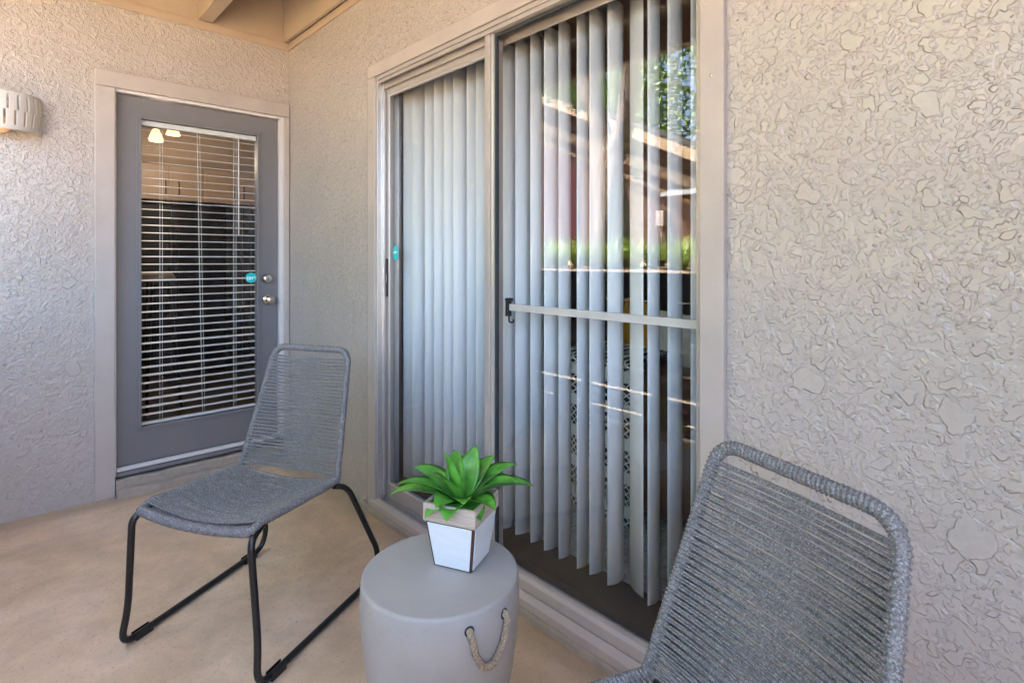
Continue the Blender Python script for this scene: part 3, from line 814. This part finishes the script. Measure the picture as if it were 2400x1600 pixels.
for k, (x, y, z) in enumerate(((-.465, 1.50, 2.25), (-.335, 1.56, 2.315), (-.40, 1.85, 2.30))):
    build('lamp_shade', MB().lathe([(.014, .045), (.026, .036), (.036, .01), (.046, -.02), (.052, -.038)], 20, (x, y, z)), M['lampglow'], t)
    build('arm', MB().tube(fillet([(x, y, z+.04), (x, y, z+.08), (-.42, 1.60, 2.44)], .03), .006, 6), M['black'], t)
build('stem', MB().tube([(-.42, 1.54, 2.36), (-.42, 1.54, 2.50)], .01, 8), M['black'], t)
kl = bpy.data.lights.new('chandelier_light', 'POINT'); kl.energy = 1.0; kl.color = (1, .80, .58); kl.shadow_soft_size = .05
ko = bpy.data.objects.new('chandelier_light', kl); link(ko); ko.parent = t; ko.location = (.0, .15, -.36)
t = thing('kitchen_stool', 'tan round topped stool glimpsed low behind the door blinds', 'stool', (-.43, 1.2, .125))
build('seat', MB().lathe([(0, 1.10), (.10, 1.10), (.13, 1.13), (.10, 1.17), (0, 1.175)], 24, (-.52, 1.2, 0)), M['cabinet'], t)
for k in range(3):
    a = k*2.1
    build('leg', MB().tube([(-.52+.08*math.cos(a), 1.2+.08*math.sin(a), 1.10), (-.52+.17*math.cos(a), 1.2+.17*math.sin(a), .125)], .013, 6), M['dark'], t)

# ================================================================== WALL LAMP
t = thing('wall_lamp', 'half round white ceramic wall lamp with slotted sides', 'lamp', (-1.365, 0, 1.95))
cx, rx, rz0, rz1 = -1.365, .142, 1.872, 2.052
sh = MB()
ncol, nrow = 120, 30
def shp(a, z, off=0):
    bulge = .006*math.sin((z-rz0)/(rz1-rz0)*math.pi)
    r = rx+bulge+off
    return (cx-r*math.cos(a), -.002-(r*1.0)*math.sin(a)*.95, z)
per = 10   # columns per slot
def is_hole(i, j):
    ci = i % per; z = (j+.5)/nrow
    inx = (ci in (4, 5))
    top = .54 < z < .90 and inx
    lo = .12 < z < .50 and (((i+3) % per) in (4, 5))
    return (top or lo) and 3 < i < ncol-4
vid = {}
def V(mb, a, z, off):
    k = (round(a, 5), round(z, 5), off)
    if k not in vid: vid[k] = len(mb.v); mb.v.append(shp(a, z, off))
    return vid[k]
for j in range(nrow):
    z0, z1 = rz0+(rz1-rz0)*j/nrow, rz0+(rz1-rz0)*(j+1)/nrow
    for i in range(ncol):
        if is_hole(i, j): continue
        a0, a1 = math.pi*i/ncol, math.pi*(i+1)/ncol
        for off, fl in ((0, 1), (-.007, 0)):
            q = [V(sh, a0, z0, off), V(sh, a1, z0, off), V(sh, a1, z1, off), V(sh, a0, z1, off)]
            sh.f.append(q if fl else q[::-1]); sh.sm.append(True)
        for di, dj, e in ((-1, 0, ((a0, z0), (a0, z1))), (1, 0, ((a1, z1), (a1, z0))), (0, -1, ((a1, z0), (a0, z0))), (0, 1, ((a0, z1), (a1, z1)))):
            ii, jj = i+di, j+dj
            if ii < 0 or ii >= ncol or jj < 0 or jj >= nrow or is_hole(ii, jj):
                (p0, q0), (p1, q1) = e
                sh.f.append([V(sh, p0, q0, 0), V(sh, p1, q1, 0), V(sh, p1, q1, -.007), V(sh, p0, q0, -.007)]); sh.sm.append(False)
build('shade', sh, M['ceramic'], t)
build('back_plate', MB().box(cx-.05, cx+.05, -.012, -.002, 1.89, 2.03), M['white'], t, .002)
build('bulb', MB().ico((cx, -.065, 1.905), .036, (1,1,1.15), 3), M['bulb'], t)
build('socket', MB().lathe([(0, .0), (.018, .0), (.018, .07), (0, .07)], 16, (cx, -.065, 1.935)), M['white'], t)

# ================================================================== ROPE CHAIR
def make_chair():
    t = thing('rope_chair', 'x', 'chair', (0, 0, 0), 'woven rope patio chairs')
    wf, wb, yf, zf, zb, wt, yt, zt = .227, .225, .207, .464, .445, .178, -.346, .903
    wk, yk, yr, wr = .277, .239, -.384, .289
    def wrapped(path, r, pitch=.0088):
        pts, Ls = resample(path, pitch/4)
        mb = MB(); n = 12
        def rf(i, a):
            ph = (i/4.0 - a/(2*math.pi))
            return r*(.76 + .28*abs(math.sin(math.pi*ph))) * (1+.03*math.sin(i*.37+2*a))
        mb.tube(pts, r, n, True, False, rf); return mb
    # back frame
    bf = fillet([(wb, -yf, zb+.006), (wt, yt, zt), (-wt, yt, zt), (-wb, -yf, zb+.006)], [.055, .055], 10)
    build('back_frame', wrapped(bf, .0135), M['cord'], t)
    # seat frame: sides and front bar
    def seat_side(s): return fillet([(s*wf, yf+.012, zf-.018), (s*wf, yf-.03, zf), (s*(wf+wb)/2*1.0, 0, (zf+zb)/2-.004), (s*wb, -yf-.006, zb)], [.02, .05], 6)
    sf = MB()
    for s in (1, -1):
        q = wrapped(seat_side(s), .0135); sf.add(q.v, q.f, True)
    fb = [(wf*(1-2*i/24), yf+.006+.010*(1-(1-2*i/24)**2), zf-.016-.014*(1-(1-2*i/24)**2)) for i in range(25)]
    q = wrapped(fb, .0165, .008); sf.add(q.v, q.f, True)
    build('seat_frame', sf, M['cord'], t)
    # back cords: front and back layer merging towards the middle
    bc = MB(); n = 33; nrm = Vector((0, zt-zb, -(yt+yf))).normalized()   # outward (front) normal of back
    for i in range(n):
        f0_ = .018 + (i+.5)/n*.915; pf = .915/n
        for lay, eo, co in ((1, -.0024, -.30), (1, .0024, .02), (-1, -.0004, .34)):
            jz = random.uniform(-.0016, .0016); je = random.uniform(-.0004, .0004); pts = []
            for k in range(15):
                u = -1+2*k/14; e = abs(u); cen = (1-e)**1.5
                ff = f0_ + (eo+je)*2.15*(1-cen) + co*pf*cen
                w_ = wb+(wt-wb)*ff; y = -yf+(yt+yf)*ff; z = zb+(zt-zb)*ff
                off = lay*.0125*(e**1.5) - .030*(1-u*u)*(.6+.4*math.sin(math.pi*min(1, ff)))
                pts.append(Vector((w_*u, y, z+jz*(1-u*u))) + nrm*off)
            bc.tube(pts, .0024, 6, False)
    build('back_cords', bc, M['cord'], t)
    sc = MB(); n = 37
    for i in range(n):
        for lay, eo in ((1, 0), (-1, .5)):
            ff = (i+.5+eo)/n
            if ff > .995: continue
            w_ = wf+(wb-wf)*ff; jy = random.uniform(-.0022, .0022); sag = .034*math.sin(math.pi*(.12+.86*ff))+.006
            y = yf-.006 + (-2*yf+.014)*ff; z = zf+(zb-zf)*ff - .004
            pts = []
            for k in range(15):
                u = -1+2*k/14; e = abs(u)
                off = (.0125 if lay == 1 else -.010)*e**1.6
                pts.append((w_*u, y+jy*(1-u*u), z+off-sag*(1-u*u)-(0 if lay == 1 else .003)))
            sc.tube(pts, .0033, 6, False)
    build('seat_cords', sc, M['cord'], t)
    # sled legs
    for s in (1, -1):
        p = fillet([(s*(wf-.004), yf-.045, zf-.016), (s*(wf+.014), yf+.024, zf-.030), (s*(wk-.012), yk-.012, .13), (s*wk, yk+.006, .0125), (s*wr, yr, .0125),
                    (s*(wr-.012), yr-.012, .10), (s*(wb+.010), -yf-.050, zb-.045), (s*wb, -yf+.02, zb-.016)], [.035, .05, .055, .055, .03, .045], 9)
        leg = build('leg', MB().tube(p, .0108, 12), M['black'], t)
        for y in (yk-.072, yr+.075):
            x = s*(wk+(wr-wk)*(yk-y)/(yk-yr))
            pd = MB(); h = .024
            pd.prism([(x-.0135, .0), (x+.0135, .0), (x+.0135, h), (x+.009, h+.002), (x+.009, .014), (x-.009, .014), (x-.009, h+.002), (x-.0135, h)], 'y', y-.030, y+.030)
            build('foot_pad', pd, M['black_plastic'], leg, .001)
    return t
c1 = make_chair()
c2 = copy_tree(c1)
c1.location = (-.747, -1.55, 0); c1.rotation_euler.z = R(118.27)
c2.location = (-.714, -3.117, 0); c2.rotation_euler.z = R(69.2)
c1['label'] = 'grey rope chair with black sled legs between the entry door and the drum table'
c2['label'] = 'nearest grey rope chair, its back cropped at the lower right by the wall'

# ================================================================== DRUM TABLE
t = thing('drum_table', 'smooth grey concrete drum side table with a rope handle', 'table', (-.53, -2.405, 0))
prof = [(0, .0), (.142, .0), (.149, .006), (.163, .06), (.179, .14), (.192, .22), (.2025, .30), (.2070, .36), (.2070, .41), (.2050, .440), (.2035, .4465), (.200, .4495), (.195, .450), (0, .450)]
build('body', MB().lathe(prof, 128, (-.53, -2.405, 0)), M['drum'], t)
def drum_pt(ang, z, off):
    r = .2075+off
    for (r0, z0), (r1, z1) in zip(prof[1:], prof[2:]):
        if z0 <= z <= z1: r = r0+(r1-r0)*(z-z0)/(z1-z0+1e-9)+off
    return Vector((-.53+r*math.cos(ang), -2.405+r*math.sin(ang), z))
hp = []
a0_, a1_ = R(-107.5), R(-78.8)
key = [(0, .410, -.012), (.0, .412, .004), (.01, .402, .011), (.05, .385, .011), (.13, .355, .010), (.24, .332, .010), (.38, .319, .010), (.5, .316, .010), (.64, .322, .010), (.78, .337, .010), (.89, .360, .010), (.965, .387, .011), (.995, .402, .011), (1.0, .411, .004), (1.0, .409, -.012)]
for f_, z, o in key: hp.append(drum_pt(a0_+(a1_-a0_)*f_, z, o))
# smooth (catmull) path
def catmull(P, n=8):
    out = []
    for i in range(len(P)-1):
        p0, p1, p2, p3 = P[max(i-1, 0)], P[i], P[i+1], P[min(i+2, len(P)-1)]
        for k in range(n):
            u = k/n; out.append(.5*((2*p1)+(p2-p0)*u+(2*p0-5*p1+4*p2-p3)*u*u+(3*p1-p0-3*p2+p3)*u**3))
    out.append(P[-1]); return out
rp, RL = resample(catmull(hp), .0016)
rope = MB()
up = Vector((math.cos(R(-93)), math.sin(R(-93)), 0))
for k in range(3):
    pts = []
    for i, p in enumerate(rp):
        T = (rp[min(i+1, len(rp)-1)]-rp[max(i-1, 0)]).normalized()
        Nn = (up-T*up.dot(T)).normalized(); B = T.cross(Nn)
        a = i*.0016/.030*2*math.pi + k*2*math.pi/3
        pts.append(p+(Nn*math.cos(a)+B*math.sin(a))*.0045)
    rope.tube(pts, .0043, 8)
build('rope_handle', rope, M['rope'], t)
for a_, z in ((a0_, .4115), (a1_, .4105)):
    c = drum_pt(a_, z, .0006); n_ = Vector((math.cos(a_), math.sin(a_), 0)); u_ = Vector((-n_.y, n_.x, 0)); ho = MB()
    ho.add([c+u_*.0125*math.cos(q)+Vector((0,0,1))*.0125*math.sin(q) for q in [2*math.pi*i/24 for i in range(24)]], [list(range(24))])
    build('handle_hole', ho, M['gasket'], t)

# ================================================================== PLANTER + SUCCULENT
PC = Vector((-.458, -2.403, .4505)); YAW = 3.576
def pl(u, v_, z):   # planter local: u along r, v along l
    c, s = math.cos(YAW), math.sin(YAW)
    return (PC.x+u*c-v_*s, PC.y+u*s+v_*c, PC.z+z)
t = thing('planter', 'tapered square planter of white panels with a pale wooden rim', 'planter', tuple(PC))
hb, ht, H, bd_ = .057, .077, .172, .047
def quad_ring(mb, levels, th):   # solid hollow frustum from (half,z) levels
    vs = []; 
    for h, z in levels:
        for a, b_ in ((-1,-1),(1,-1),(1,1),(-1,1)): vs.append(pl(a*h, b_*h, z))
    for h, z in levels:
        for a, b_ in ((-1,-1),(1,-1),(1,1),(-1,1)): vs.append(pl(a*(h-th), b_*(h-th), z))
    n = len(levels); K = 4*n; fs = []
    for i in range(n-1):
        for k in range(4):
            l = (k+1) % 4
            fs.append((i*4+k, i*4+l, (i+1)*4+l, (i+1)*4+k)); fs.append((K+i*4+l, K+i*4+k, K+(i+1)*4+k, K+(i+1)*4+l))
    for k in range(4):
        l = (k+1) % 4
        fs.append(((n-1)*4+k, (n-1)*4+l, K+(n-1)*4+l, K+(n-1)*4+k)); fs.append((l, k, K+k, K+l))
    mb.add(vs, fs); return mb
zb_ = H-bd_
hm = ht - .0015
build('body', quad_ring(MB(), [(hb-.002, 0), (hm-.004, zb_-.001)], .006), M['woodedge'], t)
build('rim', quad_ring(MB(), [(ht, zb_), (ht, H)], .009), M['rim'], t, .0015)
# one enamel panel per side
for k in range(4):
    c, s = [(1,0),(0,1),(-1,0),(0,-1)][k]
    def fp(w_, h, z, off): # w along side, h outward
        return pl(c*(h+off)-s*w_, s*(h+off)+c*w_, z)
    g = .005
    hb2, ht2 = hb-.002, hm-.004
    z0, z1 = .004, zb_-.004
    def hz(z): return hb2+(ht2-hb2)*z/zb_
    vs = [fp(-(hz(z0)-g), hz(z0), z0, .0005), fp(hz(z0)-g, hz(z0), z0, .0005), fp(hz(z1)-g, hz(z1), z1, .0005), fp(-(hz(z1)-g), hz(z1), z1, .0005)]
    vs += [fp(-(hz(z0)-g), hz(z0), z0, .003), fp(hz(z0)-g, hz(z0), z0, .003), fp(hz(z1)-g, hz(z1), z1, .003), fp(-(hz(z1)-g), hz(z1), z1, .003)]
    build('panel', MB().add(vs, [(3,2,1,0),(4,5,6,7),(0,1,5,4),(1,2,6,5),(2,3,7,6),(3,0,4,7)]) or _, M['enamel'], t, .0012) if False else None
    mb = MB(); mb.add(vs, [(3,2,1,0),(4,5,6,7),(0,1,5,4),(1,2,6,5),(2,3,7,6),(3,0,4,7)]); build('panel', mb, M['enamel'], t, .0012)
pbm = MB()
pbm.add([pl(a*(ht-.01), b_*(ht-.01), H-.024) for a, b_ in ((-1,-1),(1,-1),(1,1),(-1,1))], [(0,1,2,3)])
for i in range(260):
    u, v_ = random.uniform(-.062, .062), random.uniform(-.062, .062); p = pl(u, v_, H-.022+random.uniform(-.002, .006))
    pbm.ico(p, random.uniform(.003, .0065), (1, random.uniform(.7, 1), .6), 1, .12)
pb = build('pebbles', pbm, M['pebble'], t); pb['kind'] = 'stuff'

t = thing('succulent_plant', 'bright green artificial agave rosette growing in the white planter', 'plant', pl(0, 0, H-.02))
# right (image) direction and toward-camera direction in world
RT = Vector((math.cos(R(43.27)), -math.sin(R(43.27)), 0)); FW = Vector((math.sin(R(43.27)), math.cos(R(43.27)), 0))
lv = MB()
base = Vector(pl(0, 0, H-.018))
def leaf(az, elev, length, width, curl, twist=0, b_off=.012, cup=.30):
    d = (RT*math.cos(az) - FW*math.sin(az))
    side = Vector((0,0,1)).cross(d).normalized()
    n = 16; m = 6; pts = []; pos = base + d*b_off; e = elev; ds = length/n
    vs = []
    for i in range(n+1):
        u = i/n
        dirv = d*math.cos(e)+Vector((0,0,1))*math.sin(e)
        nor = -d*math.sin(e)+Vector((0,0,1))*math.cos(e)
        w_ = width*(.50+.50*math.sin(min(1, u/.45)*math.pi/2)) * (1 if u < .45 else (max(0, 1-((u-.45)/.55)**1.9))) + .0006
        th = .0026*(1-u)+.0005
        tw = twist*u; sd = side*math.cos(tw)+nor*math.sin(tw); nr = nor*math.cos(tw)-side*math.sin(tw)
        for k in range(m+1):
            q = -1+2*k/m
            vs.append(pos+sd*(q*w_/2)+nr*(cup*w_*(q*q)*.9))
        for k in range(m, -1, -1):
            q = -1+2*k/m
            vs.append(pos+sd*(q*w_/2)*.985+nr*(cup*w_*(q*q)*.9 - th*(1.2-q*q)))
        pos = pos+dirv*ds; e -= curl/n*(.4+1.3*u)
    c_ = 2*(m+1); fs = []
    for i in range(n):
        for k in range(c_): fs.append((i*c_+k, i*c_+(k+1) % c_, (i+1)*c_+(k+1) % c_, (i+1)*c_+k))
    fs.append([n*c_+k for k in range(c_)])
    lv.add(vs, fs, True)
# az: 0 = image right, 90 = away?  (negative sin FW => 90 is toward the camera)
LV = [ # azimuth, elevation, length, width, curl
      (183, 26, .215, .070, 1.2), (170, 42, .200, .072, 1.25), (197, 50, .175, .070, 1.1),
      (-2, 34, .215, .070, 1.2), (12, 46, .190, .076, 1.3), (-18, 48, .190, .072, 1.0),
      (142, 62, .140, .078, .7), (122, 38, .120, .076, 1.25),
      (-40, 58, .160, .072, .8), (-66, 68, .160, .072, .5), (-110, 64, .150, .072, .6),
      (46, 32, .145, .076, 1.2), (82, 46, .095, .070, 1.3), (106, 26, .115, .080, 1.5), (60, 16, .115, .068, 1.0),
      (140, 14, .12, .066, 1.0), (-150, 40, .16, .070, 1.0)]
for az, el, ln, wd, cu_ in LV:
    leaf(R(az), R(el), ln*.95, wd, cu_*.9, random.uniform(-.2, .2), .008, .17)
leaf(R(115), R(86), .152, .018, .10, 0, .002, .5)
leaf(R(165), R(72), .150, .052, -.02, .4, .004, .30)
build('leaves', lv, M['succ'], t)

# ================================================================== FENCE AND WORLD OUTSIDE (seen in the glass)
t = thing('board_fence', 'dark horizontal board fence with thin bright gaps between boards', 'fence', (-2.05, -2.8, 0))
zz = [.02, .100, .114, .260, .282, .436, .443, .612, .618, .79, .795, .955, .960, 1.15]
for a, b_ in zip(zz[0::2], zz[1::2]):
    build('board', box(-2.066, -2.050, -5.1, -.175, a, b_), M['timber'], t)
build('top_rail', box(-2.085, -2.035, -5.1, -.175, 1.151, 1.165), M['timber'], t, .002)
for y in (-.79, -1.47, -2.15, -2.85, -3.55, -4.25, -4.95):
    build('fence_post', box(-2.049, -1.99, y-.035, y+.035, .0, 1.148), M['timber'], t, .003)

def clump_mesh(seed, nb=95):
    rnd = random.Random(seed); mb = MB()
    for i in range(nb):
        a = rnd.uniform(0, 2*math.pi); e = rnd.uniform(.8, 1.5); ln = rnd.uniform(.42, .66); w_ = rnd.uniform(.012, .020)
        d = Vector((math.cos(a), math.sin(a), 0)); s_ = Vector((-d.y, d.x, 0)); p = d*rnd.uniform(0, .05); vs = []
        for k in range(8):
            u = k/7; ww = w_*(1-u**2)+.0008
            vs += [p-s_*ww/2, p+s_*ww/2]
            p = p+(d*math.cos(e)+Vector((0,0,1))*math.sin(e))*ln/7; e -= rnd.uniform(.18, .36)*(.4+u*1.4)
        mb.add(vs, [(2*k, 2*k+1, 2*k+3, 2*k+2) for k in range(7)], True)
    return mb
protos = []
for s_ in range(4):
    o = build('grass_clump', clump_mesh(s_), M['grass'], None); protos.append(o)
k = 0
spots = []
for i in range(26):
    spots.append((-4.3 - random.uniform(0, .25), -3.2+.24*i + random.uniform(-.06, .06)))
for i in range(16):
    spots.append((-5.0 - random.uniform(0, .3), -3.0+.4*i+random.uniform(-.1, .1)))
for i, (x, y) in enumerate(spots):
    pr_ = protos[i % 4]
    if i < 4: o = pr_
    else: o = pr_.copy(); link(o)
    s_ = random.uniform(.75, 1.1)
    o.location = (x, y, 1.12 + (-3.9-x)*.03); o.rotation_euler.z = random.uniform(0, 6.28); o.scale = (s_, s_, s_)
    tag(o, 'arching green grass clump in the mulch bank reflected in the sliding door', 'plant', 'grass clumps along the planted bank')

def tree(loc, branches, crown, label, nleaf=2600, seed=1, ls=.09, hole=.38):
    rnd = random.Random(seed)
    t = thing('tree', label, 'tree', loc, 'trees beyond the fence')
    mb = MB()
    for pts, r0, r1 in branches:
        P = catmull([Vector(loc)+Vector(p) for p in pts], 8); n = len(P)
        rr = [r0+(r1-r0)*(i/(n-1))**.8 for i in range(n)]
        mb.tube(P, r0, 16, False, False, lambda i, a, rr=rr: rr[i]*(1+.10*math.sin(3*a+i*.25)+.05*math.sin(7*a-i*.5)))
    build('trunk', mb, M['bark'], t)
    cr = MB()
    for i in range(nleaf):
        c, r = crown[i % len(crown)]
        while True:
            q = Vector((rnd.uniform(-1,1), rnd.uniform(-1,1), rnd.uniform(-1,1)))
            if q.length < 1: break
        p = Vector(loc)+Vector(c)+Vector((q.x*r[0], q.y*r[1], q.z*r[2]))
        if mnoise.noise(p*1.1) < hole-.5: continue
        a = Vector((rnd.uniform(-1,1), rnd.uniform(-1,1), rnd.uniform(-.6,.6))).normalized(); b_ = a.orthogonal().normalized()
        b_ = (Matrix.Rotation(rnd.uniform(0, 6.28), 3, a) @ b_); s_ = ls*rnd.uniform(.6, 1.3); c3 = a.cross(b_)
        cr.add([p-b_*s_*.9, p+c3*s_*.34+a*s_*.1, p+b_*s_*.9, p-c3*s_*.34+a*s_*.1], [(0,1,2,3)])
    build('crown', cr, M['crown'], t)
    return t
tree((-4.75, 1.0, 1.12), [([(0,0,-.15),(.02,-.02,.6),(.02,0,1.2),(-.05,.10,1.75)], .27, .20), ([(-.03,.05,1.5),(-.05,.30,2.2),(-.1,.62,3.2),(-.2,.9,4.6)], .17, .08),
     ([(-.03,.05,1.45),(-.02,-.22,2.0),(.05,-.42,3.0),(.1,-.6,4.6)], .17, .08)],
     [((-.3,.9,4.4),(1.5,1.5,1.0)), ((.2,-.8,4.3),(1.6,1.6,1.1)), ((-.6,.2,5.4),(2,2,1.2)), ((.5,-1.8,3.4),(.9,1.0,.7)), ((-1.2,1.6,3.3),(.8,.7,.6))],
     'large forked tree with rough lit bark beyond the fence', 20000, 3, .06)
tree((-8.6, -2.9, 1.25), [([(0,0,-.1),(.1,.1,1.5),(.2,.1,3.2),(.1,0,5)], .16, .06)], [((0,1.6,3.9),(1.9,2.9,1.9)), ((.3,2.8,3.0),(1.2,1.4,1.2)), ((.2,-1.0,4),(1.4,1.6,1.6))], 'bushy tree with dense green crown beside the neighbouring roof', 26000, 5, .075, .22)
tree((-14, 4, 1.25), [([(0,0,-.1),(.1,.1,2.5),(.2,.1,4.2),(.1,0,8)], .25, .1)], [((0,0,6),(3,5,4)), ((.3,4.2,5),(3,3,3)), ((.2,-4,5),(3,4,4))], 'tall tree rising behind the neighbouring building', 30000, 6, .13, .16)

t = thing('neighbour_building', 'brown timber sided building with pale gable boards, reflected in glass', 'building', (-10, 4, 1.2))
wl_ = MB().prism([(-6.0, 1.0), (14, 1.0), (14, 3.6), (8.5, 6.3), (1.2, 2.85), (-6.0, 2.85)], 'x', -13, -9.6); build('wall', wl_, M['siding'], t)
rf = MB()
def slab(mb, y0, z0, y1, z1, x0, x1, th): mb.prism([(y0, z0), (y1, z1), (y1, z1+th), (y0, z0+th)], 'x', x0, x1)
slab(rf, .6, 2.75, 8.5, 6.55, -13.3, -8.95, .12); slab(rf, 8.5, 6.55, 15, 3.3, -13.3, -8.95, .12); slab(rf, -6.2, 2.95, .6, 2.95, -13.3, -8.95, .1)
build('roof', rf, M['shingle'], t)
fa = MB(); slab(fa, .55, 2.55, 8.5, 6.37, -8.95, -8.90, .24); slab(fa, 8.5, 6.37, 15.05, 3.1, -8.95, -8.90, .24); build('fascia_board', fa, M['woodtan'], t)
fb_ = MB(); slab(fb_, 1.0, 2.15, 7.6, 5.1, -9.58, -9.45, .26); slab(fb_, 1.4, 1.98, 7.0, 4.5, -9.58, -9.50, .10); build('trim_board', fb_, M['woodtan'], t)
build('entrance', MB().box(-9.59, -9.54, 5.6, 7.4, 1.2, 4.3), M['red'], t)
build('window', MB().box(-9.59, -9.55, 1.9, 2.5, 2.05, 2.7), M['glass_door'], t)
build('meter_box', MB().box(-9.58, -9.40, 3.0, 3.2, 2.0, 2.35).box(-9.5, -9.46, 3.08, 3.12, 1.2, 2.0), M['trim'], t, .01)
build('awning', MB().prism([(-9.58, 2.75), (-9.1, 2.62), (-9.1, 2.70), (-9.58, 2.84)], 'y', 2.0, 2.9), M['alu'], t)
